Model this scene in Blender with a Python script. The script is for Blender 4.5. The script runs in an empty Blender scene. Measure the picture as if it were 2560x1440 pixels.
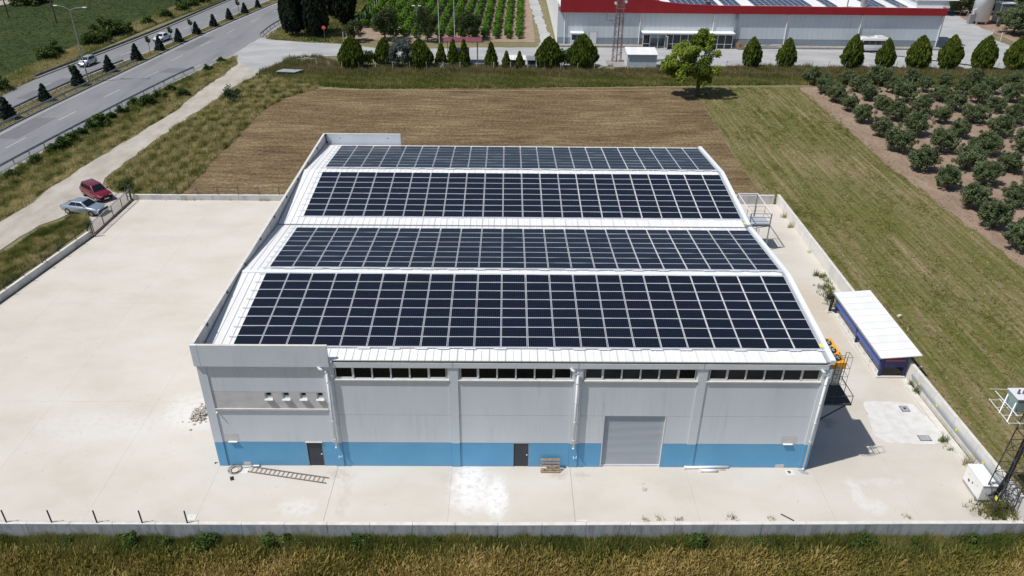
import bpy, bmesh, math, random
import numpy as np
from mathutils import Vector, Matrix

S = bpy.context.scene
COL = S.collection
random.seed(7)
RNG = np.random.default_rng(7)

# ------------------------------------------------------------------ camera
F, PITCH, ROLL, YAW = 1927.44, 0.526345, 0.0111225, 0.0095199
CAM = np.array([18.3754, -37.3657, 35.1747])
_fw = np.array([math.sin(YAW)*math.cos(PITCH), math.cos(YAW)*math.cos(PITCH), -math.sin(PITCH)])
_rt = np.array([math.cos(YAW), -math.sin(YAW), 0.0])
_up = np.cross(_rt, _fw)
_r2 = _rt*math.cos(ROLL)+_up*math.sin(ROLL)
_u2 = -_rt*math.sin(ROLL)+_up*math.cos(ROLL)
cd = bpy.data.cameras.new("camera"); cam = bpy.data.objects.new("camera", cd); COL.objects.link(cam)
M = Matrix(((_r2[0], _u2[0], -_fw[0], CAM[0]), (_r2[1], _u2[1], -_fw[1], CAM[1]), (_r2[2], _u2[2], -_fw[2], CAM[2]), (0, 0, 0, 1)))
cam.matrix_world = M
cd.sensor_width = 36; cd.sensor_fit = 'HORIZONTAL'; cd.lens = 36*F/2560
cd.clip_start = 0.5; cd.clip_end = 3000
S.camera = cam
# ------------------------------------------------------------------ light
SUN_TO = Vector((-0.55, -0.19, 1.0)).normalized()
EL = math.asin(SUN_TO.z); AZ = math.atan2(SUN_TO.x, SUN_TO.y)
w = bpy.data.worlds.new("World"); S.world = w; w.use_nodes = True
nt = w.node_tree; nt.nodes.clear()
sk = nt.nodes.new("ShaderNodeTexSky"); sk.sky_type = 'NISHITA'; sk.sun_disc = False
sk.sun_elevation = EL; sk.sun_rotation = AZ; sk.air_density = 1.0; sk.dust_density = 1.2; sk.ozone_density = 1.0
bg = nt.nodes.new("ShaderNodeBackground"); bg.inputs[1].default_value = 0.072
wo = nt.nodes.new("ShaderNodeOutputWorld")
nt.links.new(sk.outputs[0], bg.inputs[0]); nt.links.new(bg.outputs[0], wo.inputs[0])
sl = bpy.data.lights.new("sun", 'SUN'); sl.energy = 3.9; sl.angle = math.radians(0.53); sl.color = (1.0, 0.97, 0.93)
so = bpy.data.objects.new("sun", sl); COL.objects.link(so); so.location = (0, 0, 80)
so.rotation_euler = SUN_TO.to_track_quat('Z', 'Y').to_euler()
S.view_settings.view_transform = 'Standard'; S.view_settings.look = 'None'
S.view_settings.exposure = 0.10; S.view_settings.gamma = 1.0
S.view_settings.use_curve_mapping = False

# ------------------------------------------------------------------ helpers
def ground(u, v, z=0.0):
    "real-world point of the flat ground seen at a survey pixel of the photograph"
    d = _fw+_r2*(u-1280)/F-_u2*(v-720)/F
    t = (z-CAM[2])/d[2]
    q = CAM+d*t
    return float(q[0]), float(q[1])

def gp(pts, z=0.0): return [ground(u, v, z) for u, v in pts]

MATS = {}
def _ramp(nt, fac, cols, pos=None):
    r = nt.nodes.new("ShaderNodeValToRGB"); e = r.color_ramp.elements
    n = len(cols)
    while len(e) < n: e.new(0.5)
    for i, c in enumerate(cols):
        e[i].position = pos[i] if pos else i/(n-1)
        e[i].color = (c[0], c[1], c[2], 1)
    nt.links.new(fac, r.inputs[0]); return r.outputs[0]

def mat(name, cols, scale=1.0, stretch=(1, 1, 1), rough=0.8, detail=4, metal=0.0, bump=0.0, bscale=None, coord='pos', pos=None, spec=0.5, nrough=0.6, rand=0.0, coat=0.0):
    m = bpy.data.materials.new(name); m.use_nodes = True; nt = m.node_tree
    b = nt.nodes['Principled BSDF']; L = nt.links
    if len(cols) == 1 and bump == 0 and rand == 0:
        b.inputs['Base Color'].default_value = (*cols[0], 1)
    else:
        if coord == 'pos':
            g = nt.nodes.new("ShaderNodeNewGeometry"); co = g.outputs['Position']
        else:
            g = nt.nodes.new("ShaderNodeTexCoord"); co = g.outputs['Object']
        mp = nt.nodes.new("ShaderNodeMapping"); mp.inputs['Scale'].default_value = [scale*s for s in stretch]
        L.new(co, mp.inputs[0])
        n = nt.nodes.new("ShaderNodeTexNoise"); n.inputs['Scale'].default_value = 1.0; n.inputs['Detail'].default_value = detail; n.inputs['Roughness'].default_value = nrough
        L.new(mp.outputs[0], n.inputs['Vector'])
        if len(cols) > 1:
            if pos is None:
                k = len(cols); pos = [0.32+0.36*i/(k-1) for i in range(k)]
            c = _ramp(nt, n.outputs[0], cols, pos)
        else:
            rgb = nt.nodes.new("ShaderNodeRGB"); rgb.outputs[0].default_value = (*cols[0], 1); c = rgb.outputs[0]
        if rand:
            oi = nt.nodes.new("ShaderNodeObjectInfo"); hs = nt.nodes.new("ShaderNodeHueSaturation")
            mr = nt.nodes.new("ShaderNodeMapRange"); mr.inputs['To Min'].default_value = 1-rand; mr.inputs['To Max'].default_value = 1+rand
            L.new(oi.outputs['Random'], mr.inputs[0]); L.new(mr.outputs[0], hs.inputs['Value']); L.new(c, hs.inputs['Color']); c = hs.outputs[0]
        L.new(c, b.inputs['Base Color'])
        if bump:
            bp = nt.nodes.new("ShaderNodeBump"); bp.inputs['Strength'].default_value = bump; bp.inputs['Distance'].default_value = 0.1
            n2 = nt.nodes.new("ShaderNodeTexNoise"); n2.inputs['Scale'].default_value = bscale or scale*4; n2.inputs['Detail'].default_value = 5
            L.new(co, n2.inputs['Vector']); L.new(n2.outputs[0], bp.inputs['Height']); L.new(bp.outputs[0], b.inputs['Normal'])
    b.inputs['Roughness'].default_value = rough; b.inputs['Metallic'].default_value = metal
    b.inputs['Specular IOR Level'].default_value = spec
    b.inputs['Coat Weight'].default_value = coat
    MATS[name] = m
    return m

def leafmat(name, cols, trans=0.25):
    "vegetation: colour picked by the per-clump 'tint' attribute"
    m = bpy.data.materials.new(name); m.use_nodes = True; nt = m.node_tree; L = nt.links
    nt.nodes.clear()
    a = nt.nodes.new("ShaderNodeAttribute"); a.attribute_name = 'tint'
    c = _ramp(nt, a.outputs['Fac'], cols)
    d = nt.nodes.new("ShaderNodeBsdfPrincipled"); d.inputs['Roughness'].default_value = 0.7; d.inputs['Specular IOR Level'].default_value = 0.25
    t = nt.nodes.new("ShaderNodeBsdfTranslucent"); mx = nt.nodes.new("ShaderNodeMixShader"); mx.inputs[0].default_value = trans
    o = nt.nodes.new("ShaderNodeOutputMaterial")
    L.new(c, d.inputs['Base Color']); L.new(c, t.inputs['Color']); L.new(d.outputs[0], mx.inputs[1]); L.new(t.outputs[0], mx.inputs[2]); L.new(mx.outputs[0], o.inputs[0])
    return m

def tag(o, label=None, cat=None, group=None, kind=None):
    if label: o['label'] = label
    if cat: o['category'] = cat
    if group: o['group'] = group
    if kind: o['kind'] = kind
    return o

def link(name, me, parent=None, loc=None, rot=None):
    o = bpy.data.objects.new(name, me); COL.objects.link(o)
    if parent: o.parent = parent
    if loc is not None: o.location = loc
    if rot is not None: o.rotation_euler = rot
    return o

def thing(name, label, cat, loc=(0, 0, 0), rz=0.0, group=None):
    o = bpy.data.objects.new(name, None); COL.objects.link(o)
    o.empty_display_size = 0.3
    o.location = loc; o.rotation_euler = (0, 0, rz)
    return tag(o, label, cat, group)

def np_mesh(name, verts, faces_n, loops, mats, midx=None, tint=None, smooth=False):
    me = bpy.data.meshes.new(name)
    verts = np.asarray(verts, np.float32); loops = np.asarray(loops, np.int32)
    nf = len(faces_n)
    me.vertices.add(len(verts)); me.vertices.foreach_set('co', verts.ravel())
    me.loops.add(len(loops)); me.loops.foreach_set('vertex_index', loops)
    me.polygons.add(nf)
    st = np.concatenate([[0], np.cumsum(faces_n)[:-1]]).astype(np.int32)
    me.polygons.foreach_set('loop_start', st)
    me.polygons.foreach_set('loop_total', np.asarray(faces_n, np.int32))
    if midx is not None: me.polygons.foreach_set('material_index', np.asarray(midx, np.int32))
    if smooth: me.polygons.foreach_set('use_smooth', np.ones(nf, bool))
    me.update(calc_edges=True)
    if tint is not None:
        at = me.attributes.new('tint', 'FLOAT', 'POINT'); at.data.foreach_set('value', np.asarray(tint, np.float32))
    for m in mats: me.materials.append(m)
    me.validate()
    return me

class MB:
    "mesh builder: collects boxes, tubes, prisms into one mesh"
    def __init__(s): s.v = []; s.f = []; s.m = []
    def add(s, vs, fs, mi=0):
        n = len(s.v); s.v += [tuple(map(float, x)) for x in vs]
        for f in fs: s.f.append([n+i for i in f]); s.m.append(mi)
        return s
    def box(s, x0, y0, z0, x1, y1, z1, mi=0):
        return s.add([(x0, y0, z0), (x1, y0, z0), (x1, y1, z0), (x0, y1, z0), (x0, y0, z1), (x1, y0, z1), (x1, y1, z1), (x0, y1, z1)],
                     [(0, 3, 2, 1), (4, 5, 6, 7), (0, 1, 5, 4), (1, 2, 6, 5), (2, 3, 7, 6), (3, 0, 4, 7)], mi)
    def hexa(s, vs, mi=0):
        return s.add(vs, [(0, 3, 2, 1), (4, 5, 6, 7), (0, 1, 5, 4), (1, 2, 6, 5), (2, 3, 7, 6), (3, 0, 4, 7)], mi)
    def tube(s, a, b, r, n=6, mi=0, r2=None):
        a = Vector(a); b = Vector(b); d = (b-a)
        if d.length < 1e-6: return s
        d.normalize(); u = d.orthogonal().normalized(); v = d.cross(u); r2 = r if r2 is None else r2
        vs = []
        for c, rr in ((a, r), (b, r2)):
            for i in range(n):
                t = 2*math.pi*(i+.5)/n; vs.append(c+u*math.cos(t)*rr+v*math.sin(t)*rr)
        fs = [(i, (i+1) % n, n+(i+1) % n, n+i) for i in range(n)]
        fs += [tuple(range(n))[::-1], tuple(range(n, 2*n))]
        return s.add(vs, fs, mi)
    def path(s, pts, r, n=6, mi=0):
        for a, b in zip(pts, pts[1:]): s.tube(a, b, r, n, mi)
        return s
    def prism(s, poly, z0, z1, mi=0):
        n = len(poly)
        vs = [(x, y, z0) for x, y in poly]+[(x, y, z1) for x, y in poly]
        fs = [(i, (i+1) % n, n+(i+1) % n, n+i) for i in range(n)]+[tuple(range(n))[::-1], tuple(range(n, 2*n))]
        return s.add(vs, fs, mi)
    def mesh(s, name, mats, smooth=False):
        if not isinstance(mats, (list, tuple)): mats = [mats]
        me = bpy.data.meshes.new(name); me.from_pydata(s.v, [], s.f)
        for m in mats: me.materials.append(m)
        for p, i in zip(me.polygons, s.m): p.material_index = i; p.use_smooth = smooth
        me.update(); return me
    def obj(s, name, mats, parent=None, smooth=False, loc=None, rot=None):
        return link(name, s.mesh(name, mats, smooth), parent, loc, rot)

def bevel(o, w=0.02, seg=2):
    b = o.modifiers.new('bevel', 'BEVEL'); b.width = w; b.segments = seg; b.limit_method = 'ANGLE'; return o

def sheet(name, poly, z, m, label=None, parent=None, kind='structure'):
    "flat ground sheet from an outline (triangulated)"
    me = bpy.data.meshes.new(name); bm = bmesh.new()
    vs = [bm.verts.new((x, y, z)) for x, y in poly]
    f = bm.faces.new(vs); 
    if f.normal.z < 0: bmesh.ops.reverse_faces(bm, faces=[f])
    bm.normal_update()
    if f.normal.z < 0: f.normal_flip()
    bmesh.ops.triangulate(bm, faces=[f]); bm.to_mesh(me); bm.free(); me.materials.append(m)
    o = link(name, me, parent)
    if parent is None: tag(o, label, None, None, kind)
    return o

def rough_line(pts, amp=0.3, step=1.2, seed=0):
    "resample a polyline and jitter it sideways so that an edge is ragged"
    rs = random.Random(seed); out = []
    for (x0, y0), (x1, y1) in zip(pts, pts[1:]):
        L = math.hypot(x1-x0, y1-y0); n = max(1, int(L/step))
        nx, ny = -(y1-y0)/max(L, 1e-6), (x1-x0)/max(L, 1e-6)
        for i in range(n):
            t = i/n; j = rs.uniform(-amp, amp)*(0 if i == 0 else 1)
            out.append((x0+(x1-x0)*t+nx*j, y0+(y1-y0)*t+ny*j))
    out.append(pts[-1]); return out

def in_poly(P, poly):
    x, y = P[:, 0], P[:, 1]; c = np.zeros(len(P), bool); n = len(poly); j = n-1
    for i in range(n):
        xi, yi = poly[i]; xj, yj = poly[j]
        k = ((yi > y) != (yj > y)) & (x < (xj-xi)*(y-yi)/((yj-yi) or 1e-9)+xi)
        c ^= k; j = i
    return c

def sample(poly, n, holes=()):
    a = np.array(poly); lo, hi = a.min(0), a.max(0); out = []
    tot = 0
    for _ in range(60):
        P = RNG.uniform(lo, hi, (n*2, 2)); k = in_poly(P, poly)
        for h in holes: k &= ~in_poly(P, h)
        P = P[k]; out.append(P); tot += len(P)
        if tot >= n: break
    return np.concatenate(out)[:n]

def lownoise(P, s=0.2, seed=0):
    r = np.random.default_rng(seed); v = np.zeros(len(P)); amp = 0
    for o in range(4):
        for k in range(3):
            a = r.uniform(0, 2*math.pi); f = s*(1.9**o)*r.uniform(.7, 1.3); ph = r.uniform(0, 6.28)
            v += np.sin(P[:, 0]*math.cos(a)*f+P[:, 1]*math.sin(a)*f+ph)/(1.5**o); amp += 1/(1.5**o)
    return np.clip(0.5+v/amp*0.9, 0, 1)

def tufts(name, P, m, z=0.0, h=0.3, hv=0.4, spread=0.15, blades=4, width=0.04, lean=0.35, tint=None, head=False, kindlabel=None, parent=None):
    "tufts of blades standing at points P"
    n = len(P)
    zz = np.broadcast_to(np.asarray(z, float), (n,))
    H = np.broadcast_to(np.asarray(h, float), (n,))*(1+RNG.uniform(-hv, hv, n))
    T = RNG.random(n) if tint is None else np.asarray(tint)
    idx = np.repeat(np.arange(n), blades); N = len(idx)
    ang = RNG.uniform(0, 2*math.pi, N); off = RNG.uniform(0, 1, N)**.5*spread
    bx = P[idx, 0]+np.cos(ang)*off; by = P[idx, 1]+np.sin(ang)*off
    a2 = RNG.uniform(0, 2*math.pi, N); hh = H[idx]*RNG.uniform(.6, 1.1, N); ll = hh*lean*RNG.uniform(.2, 1.3, N)
    wv = width*RNG.uniform(.6, 1.4, N); wa = RNG.uniform(0, math.pi, N)
    dx, dy = np.cos(wa)*wv/2, np.sin(wa)*wv/2
    tx, ty, tz = bx+np.cos(a2)*ll, by+np.sin(a2)*ll, zz[idx]+hh
    b0 = np.stack([bx-dx, by-dy, zz[idx]-.02], 1); b1 = np.stack([bx+dx, by+dy, zz[idx]-.02], 1)
    tt = np.clip(T[idx]+RNG.uniform(-.12, .12, N), 0, 1)
    if not head:
        tp = np.stack([tx, ty, tz], 1)
        V = np.stack([b0, b1, tp], 1).reshape(-1, 3); fn = np.full(N, 3); lp = np.arange(3*N); tv = np.repeat(tt, 3)
    else:   # a quad: wide ear at the top of the stalk
        k = 0.9
        t0 = np.stack([tx-dx*k, ty-dy*k, tz], 1); t1 = np.stack([tx+dx*k, ty+dy*k, tz+.02], 1)
        V = np.stack([b0*1, b1, t1, t0], 1).reshape(-1, 3); fn = np.full(N, 4); lp = np.arange(4*N); tv = np.repeat(tt, 4)
    me = np_mesh(name, V, fn, lp, [m], tint=tv)
    o = link(name, me, parent); o['kind'] = 'stuff'
    if kindlabel: o['label'] = kindlabel[0]; o['category'] = kindlabel[1]
    return o

def leaf_arrays(C, R, per, size, tint, flat=1.0, up=0.0, seed=1, elong=1.0, vert=False):
    "leaf quads spread through clumps (centres C, radii R)"
    r = np.random.default_rng(seed); n = len(C)
    idx = np.repeat(np.arange(n), per); N = len(idx)
    d = r.normal(size=(N, 3)); d /= np.linalg.norm(d, axis=1)[:, None]
    rad = R[idx]*(r.random(N)**.45)
    p = C[idx]+d*rad[:, None]*np.array([1, 1, flat])
    nrm = d*0.8+r.normal(size=(N, 3))*0.7+np.array([0, 0, up]); nrm /= np.linalg.norm(nrm, axis=1)[:, None]
    a = np.cross(nrm, r.normal(size=(N, 3))); a /= np.linalg.norm(a, axis=1)[:, None]
    if vert:
        a = np.tile([0, 0, 1.0], (N, 1))+r.normal(size=(N, 3))*.25; nrm[:, 2] *= .3
        a /= np.linalg.norm(a, axis=1)[:, None]; 
    b = np.cross(nrm, a); b /= np.linalg.norm(b, axis=1)[:, None]
    s = size*r.uniform(.6, 1.4, N)[:, None]
    V = np.stack([p-a*s*elong, p-b*s*.55, p+a*s*elong, p+b*s*.55], 1).reshape(-1, 3)
    t = np.clip(tint[idx]+r.uniform(-.15, .15, N), 0, 1)
    return V, np.repeat(t, 4)

def leaf_mesh(name, parts, m):
    V = np.concatenate([a for a, _ in parts]); T = np.concatenate([b for _, b in parts]); N = len(V)//4
    return np_mesh(name, V, np.full(N, 4), np.arange(4*N), [m], tint=T)

# ------------------------------------------------------------------ materials
m_conc_yard = mat('yard_concrete', [(.50, .46, .395), (.55, .51, .45), (.58, .55, .50)], 0.16, (1, 1.6, 1), .85, 7, bump=.04, bscale=6, nrough=.62)
def yard_stains(m):
    "pale cement washes and brown water marks, each with its own shape"
    nt = m.node_tree; L = nt.links; b = nt.nodes['Principled BSDF']
    src = b.inputs['Base Color'].links[0].from_socket
    g = nt.nodes.new("ShaderNodeNewGeometry")
    n = nt.nodes.new("ShaderNodeTexNoise"); n.inputs['Scale'].default_value = 1.5; n.inputs['Detail'].default_value = 8; n.inputs['Roughness'].default_value = .7
    L.new(g.outputs['Position'], n.inputs['Vector'])
    nb = nt.nodes.new('ShaderNodeTexNoise'); nb.inputs['Scale'].default_value = 2.6; nb.inputs['Detail'].default_value = 8; L.new(g.outputs['Position'], nb.inputs['Vector'])
    nbr = nt.nodes.new('ShaderNodeMapRange'); nbr.inputs['From Min'].default_value = .28; nbr.inputs['From Max'].default_value = .52; L.new(nb.outputs[0], nbr.inputs[0])
    ad = nt.nodes.new("ShaderNodeVectorMath"); ad.operation = 'MULTIPLY_ADD'; ad.inputs[1].default_value = (1.6, 1.6, 0); 
    L.new(n.outputs['Color'], ad.inputs[0]); L.new(g.outputs['Position'], ad.inputs[2])
    def blob(cur, cx, cy, rx, ry, col, st):
        s = nt.nodes.new("ShaderNodeVectorMath"); s.operation = 'SUBTRACT'; s.inputs[1].default_value = (cx+.8, cy+.8, 0); L.new(ad.outputs[0], s.inputs[0])
        k = nt.nodes.new("ShaderNodeVectorMath"); k.operation = 'MULTIPLY'; k.inputs[1].default_value = (1/rx, 1/ry, 0); L.new(s.outputs[0], k.inputs[0])
        ln = nt.nodes.new("ShaderNodeVectorMath"); ln.operation = 'LENGTH'; L.new(k.outputs[0], ln.inputs[0])
        mr = nt.nodes.new("ShaderNodeMapRange"); mr.interpolation_type = 'SMOOTHSTEP'; mr.inputs['From Min'].default_value = 1.1; mr.inputs['From Max'].default_value = .35
        mr.inputs['To Max'].default_value = st; L.new(ln.outputs['Value'], mr.inputs[0])
        mz = nt.nodes.new('ShaderNodeMath'); mz.operation = 'MULTIPLY'; L.new(mr.outputs[0], mz.inputs[0]); L.new(nbr.outputs[0], mz.inputs[1]); mr = mz
        mx = nt.nodes.new("ShaderNodeMix"); mx.data_type = 'RGBA'; L.new(mr.outputs[0], mx.inputs[0]); L.new(cur, mx.inputs[6]); mx.inputs[7].default_value = (*col, 1)
        return mx.outputs[2]
    c = src
    for a in [(16.2, -1.6, 1.5, 2.6, (.72, .715, .71), .95), (17.9, -2.6, .8, 2.2, (.74, .735, .73), .95), (16.9, -3.0, 1.9, 1.2, (.70, .695, .69), .8), (40.4, -2.2, .5, 1.7, (.68, .67, .65), .55), (41.2, -3.3, .9, .8, (.68, .67, .65), .5), (42.3, -1.2, 2.0, .35, (.66, .65, .63), .35),
              (-3.4, 5.4, 3.2, 2.6, (.66, .655, .645), .6), (-9.5, 3.8, 6, 2.2, (.64, .635, .625), .4), (5.8, -3.6, 1.6, 1.1, (.66, .65, .63), .6),
              (7.9, -.8, 1.2, .5, (.40, .33, .25), .45), (21.8, -.7, .7, .5, (.38, .31, .24), .5), (23.3, -.8, .7, .4, (.40, .33, .25), .45), (27.2, -1.9, .22, .22, (.2, .18, .16), .75), (27.1, -1.3, .2, .15, (.24, .21, .18), .6),
              (41.0, 4.6, .8, .6, (.22, .2, .18), .45), (45.5, 20, 1.5, 8, (.50, .40, .28), .45), (-14, 30, 7, 5, (.60, .565, .51), .4), (8.5, -3, .5, 2, (.45, .4, .33), .4), (47.2, -3.6, .9, .5, (.3, .27, .22), .6)]:
        c = blob(c, *a)
    L.new(c, b.inputs['Base Color'])
yard_stains(m_conc_yard)
m_patch = mat('pale_screed', [(.56, .54, .51), (.62, .61, .585), (.67, .66, .64)], 1.5, rough=.9)
m_wallc = mat('raw_concrete', [(.40, .40, .39), (.54, .53, .51), (.62, .61, .58)], .8, (1, 1, .25), .9, 6, bump=.05, bscale=8)
m_walltop = mat('concrete_coping', [(.55, .53, .49), (.68, .66, .61)], 2, rough=.9, detail=6)
def streaks(name, base, dark, zscale=.35, xs=3.0, pos=(.46, .62), extra=None):
    m = mat(name, [dark, base], 1, (xs, xs, zscale), .9, 7, pos=list(pos), nrough=.7, bump=.04, bscale=9)
    return m
m_front = streaks('stained_wall_concrete', (.47, .485, .505), (.24, .245, .255), .3, 1.6, (.34, .54))
def blue_wash(m):
    nt = m.node_tree; L = nt.links; b = nt.nodes['Principled BSDF']; src = b.inputs['Base Color'].links[0].from_socket
    g = nt.nodes.new("ShaderNodeNewGeometry"); sx = nt.nodes.new("ShaderNodeSeparateXYZ"); L.new(g.outputs['Position'], sx.inputs[0])
    n = nt.nodes.new("ShaderNodeTexNoise"); n.inputs['Scale'].default_value = 1.3; L.new(g.outputs['Position'], n.inputs['Vector'])
    s = nt.nodes.new("ShaderNodeMath"); s.operation = 'ADD'; s.inputs[1].default_value = -2.0; L.new(sx.outputs[0], s.inputs[0])
    ab = nt.nodes.new("ShaderNodeMath"); ab.operation = 'ABSOLUTE'; L.new(s.outputs[0], ab.inputs[0])
    mr = nt.nodes.new("ShaderNodeMapRange"); mr.inputs['From Min'].default_value = 2.0; mr.inputs['From Max'].default_value = .3; mr.inputs['To Max'].default_value = .55; L.new(ab.outputs[0], mr.inputs[0])
    mu = nt.nodes.new("ShaderNodeMath"); mu.operation = 'MULTIPLY'; L.new(mr.outputs[0], mu.inputs[0]); L.new(n.outputs[0], mu.inputs[1])
    mx = nt.nodes.new("ShaderNodeMix"); mx.data_type = 'RGBA'; L.new(mu.outputs[0], mx.inputs[0]); L.new(src, mx.inputs[6]); mx.inputs[7].default_value = (.12, .30, .50, 1)
    L.new(mx.outputs[2], b.inputs['Base Color'])
blue_wash(m_front)
m_grey = mat('grey_wall_paint', [(.655, .705, .755), (.69, .74, .79), (.72, .765, .805)], .5, (1, 1, .25), .85, 6, bump=.02, bscale=20)
m_blue = mat('blue_wall_paint', [(.13, .385, .65), (.155, .43, .69)], .6, rough=.8, detail=6, bump=.02, bscale=20)
def rain(m, amt=.12):
    nt = m.node_tree; L = nt.links; b = nt.nodes['Principled BSDF']; src = b.inputs['Base Color'].links[0].from_socket
    g = nt.nodes.new("ShaderNodeNewGeometry"); mp = nt.nodes.new("ShaderNodeMapping"); mp.inputs['Scale'].default_value = (3.5, 3.5, .22); L.new(g.outputs['Position'], mp.inputs[0])
    n = nt.nodes.new("ShaderNodeTexNoise"); n.inputs['Scale'].default_value = 1; n.inputs['Detail'].default_value = 8; n.inputs['Roughness'].default_value = .7; L.new(mp.outputs[0], n.inputs['Vector'])
    n2 = nt.nodes.new("ShaderNodeTexNoise"); n2.inputs['Scale'].default_value = .35; n2.inputs['Detail'].default_value = 3; L.new(g.outputs['Position'], n2.inputs['Vector'])
    mr = nt.nodes.new("ShaderNodeMapRange"); mr.inputs['From Min'].default_value = .52; mr.inputs['From Max'].default_value = .72; L.new(n.outputs[0], mr.inputs[0])
    m2 = nt.nodes.new("ShaderNodeMapRange"); m2.inputs['From Min'].default_value = .42; m2.inputs['From Max'].default_value = .62; m2.inputs['To Max'].default_value = amt*2; L.new(n2.outputs[0], m2.inputs[0])
    mu = nt.nodes.new("ShaderNodeMath"); mu.operation = 'MULTIPLY'; L.new(mr.outputs[0], mu.inputs[0]); L.new(m2.outputs[0], mu.inputs[1])
    sx = nt.nodes.new("ShaderNodeSeparateXYZ"); L.new(g.outputs['Position'], sx.inputs[0])
    sp = nt.nodes.new("ShaderNodeMapRange"); sp.inputs['From Min'].default_value = .45; sp.inputs['From Max'].default_value = .0; sp.inputs['To Max'].default_value = .5; L.new(sx.outputs[2], sp.inputs[0])
    m3 = nt.nodes.new("ShaderNodeMath"); m3.operation = 'MULTIPLY'; L.new(sp.outputs[0], m3.inputs[0]); L.new(n.outputs[0], m3.inputs[1])
    ad = nt.nodes.new("ShaderNodeMath"); ad.operation = 'ADD'; ad.use_clamp = True; L.new(mu.outputs[0], ad.inputs[0]); L.new(m3.outputs[0], ad.inputs[1])
    mx = nt.nodes.new("ShaderNodeMix"); mx.data_type = 'RGBA'; L.new(ad.outputs[0], mx.inputs[0]); L.new(src, mx.inputs[6]); mx.inputs[7].default_value = (.33, .29, .26, 1)
    L.new(mx.outputs[2], b.inputs['Base Color'])
rain(m_grey, .14); rain(m_blue, .06)
m_plaster = mat('bare_plaster', [(.56, .54, .55), (.64, .625, .63), (.69, .68, .69)], 1.2, (1, 1, 1.5), .9, 6)
m_frame = mat('white_window_frame', [(.74, .74, .75)], rough=.5)
m_glassd = mat('dark_window_glass', [(.008, .010, .014)], rough=.05, spec=.35)
m_glassb = mat('window_glass_with_blind', [(.022, .03, .038), (.045, .055, .065)], .9, rough=.08, spec=.6)
m_shut = mat('shutter_steel', [(.50, .53, .56), (.56, .59, .62)], .5, (.2, 1, 4), .45, metal=.25)
m_door = mat('dark_steel_door', [(.042, .050, .066), (.055, .064, .08)], 1, rough=.7)
m_pvc = mat('white_pvc', [(.72, .73, .74), (.78, .78, .79)], 2, rough=.4)
m_roof = mat('white_roof_sheet', [(.72, .72, .71), (.80, .80, .785)], .7, (1, .3, 1), .45, 6, rand=.025)
m_trim = mat('white_roof_trim', [(.74, .77, .80), (.80, .82, .84)], .7, rough=.4)
m_gutter = mat('grey_gutter_metal', [(.30, .32, .34), (.36, .38, .40)], 1, rough=.5)
m_alu = mat('anodised_aluminium', [(.66, .68, .73), (.74, .76, .80)], 1, rough=.5, metal=.1)
m_black = mat('black_plastic', [(.015, .015, .016)], rough=.6)
m_dsteel = mat('dark_steel', [(.05, .052, .056), (.08, .082, .09)], 3, rough=.6, metal=.4)
m_gsteel = mat('galvanised_steel', [(.30, .31, .33), (.40, .41, .43)], 3, rough=.5, metal=.5)
m_rust = mat('rusty_painted_steel', [(.09, .035, .028), (.19, .15, .14), (.13, .05, .04)], 1.5, rough=.7, detail=5)
m_wood = mat('weathered_pallet_wood', [(.22, .14, .085), (.36, .25, .16), (.44, .33, .22)], 6, (1, 1, 4), .85, 6, coord='obj', rand=.12)
m_yellow = mat('yellow_chiller_paint', [(.78, .33, .02), (.85, .40, .03)], 2, rough=.5)
m_white = mat('white_painted_metal', [(.76, .77, .76), (.82, .82, .81)], 1, rough=.45)
m_navy_shaded = mat('navy_paint_with_shade', [(.010, .015, .115), (.016, .024, .15)], 1, rough=.5)  # navy darkened so the colour carries the shade on the shed's end face
m_royal = mat('royal_blue_panel', [(.06, .11, .42), (.075, .135, .47)], 1, rough=.5)
m_orange = mat('orange_stripe', [(.40, .05, .025)], rough=.5)
m_signy = mat('yellow_sticker', [(.72, .66, .05)], rough=.5)
m_glass2 = mat('shed_glass', [(.10, .12, .13)], rough=.08, spec=.7)
m_facw = mat('white_cladding', [(.56, .62, .66), (.62, .67, .70)], .3, (1, 1, .2), .55, 4)
m_facd = mat('grey_plinth_cladding', [(.25, .30, .35), (.30, .345, .39)], .3, rough=.6)
m_red = mat('dark_red_fascia', [(.30, .012, .018), (.34, .016, .022)], .5, rough=.45)
m_maroon = mat('maroon_canopy_sheet', [(.17, .04, .06), (.21, .055, .075)], 1, rough=.5)
m_asph = mat('asphalt', [(.165, .17, .18), (.20, .205, .215), (.23, .232, .238)], .35, (1, .18, 1), .9, 7, bump=.05, bscale=20, nrough=.65)
m_asph2 = mat('asphalt_shoulder', [(.28, .27, .255), (.34, .33, .31)], .8, (1, .3, 1), .9, 7)
m_line = mat('road_line_paint', [(.42, .41, .38), (.60, .59, .56)], 3, rough=.8, detail=6)
m_kerb = mat('dark_kerb_concrete', [(.10, .10, .10), (.22, .215, .2)], 1.5, rough=.9, detail=6)
m_dirt = mat('pale_dirt_track', [(.32, .28, .225), (.40, .365, .315), (.465, .435, .39)], .45, (1, .5, 1), .95, 8, bump=.2, bscale=5, nrough=.68)
m_gravel = mat('grey_gravel', [(.29, .295, .30), (.36, .362, .365), (.43, .425, .415)], .22, (.6, 1.3, 1), .95, 8, bump=.15, bscale=6, nrough=.65)
m_soil = mat('orchard_soil', [(.20, .135, .095), (.27, .19, .14), (.33, .245, .185)], .5, (1, .35, 1), .95, 8, bump=.5, bscale=3, nrough=.7)
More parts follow.
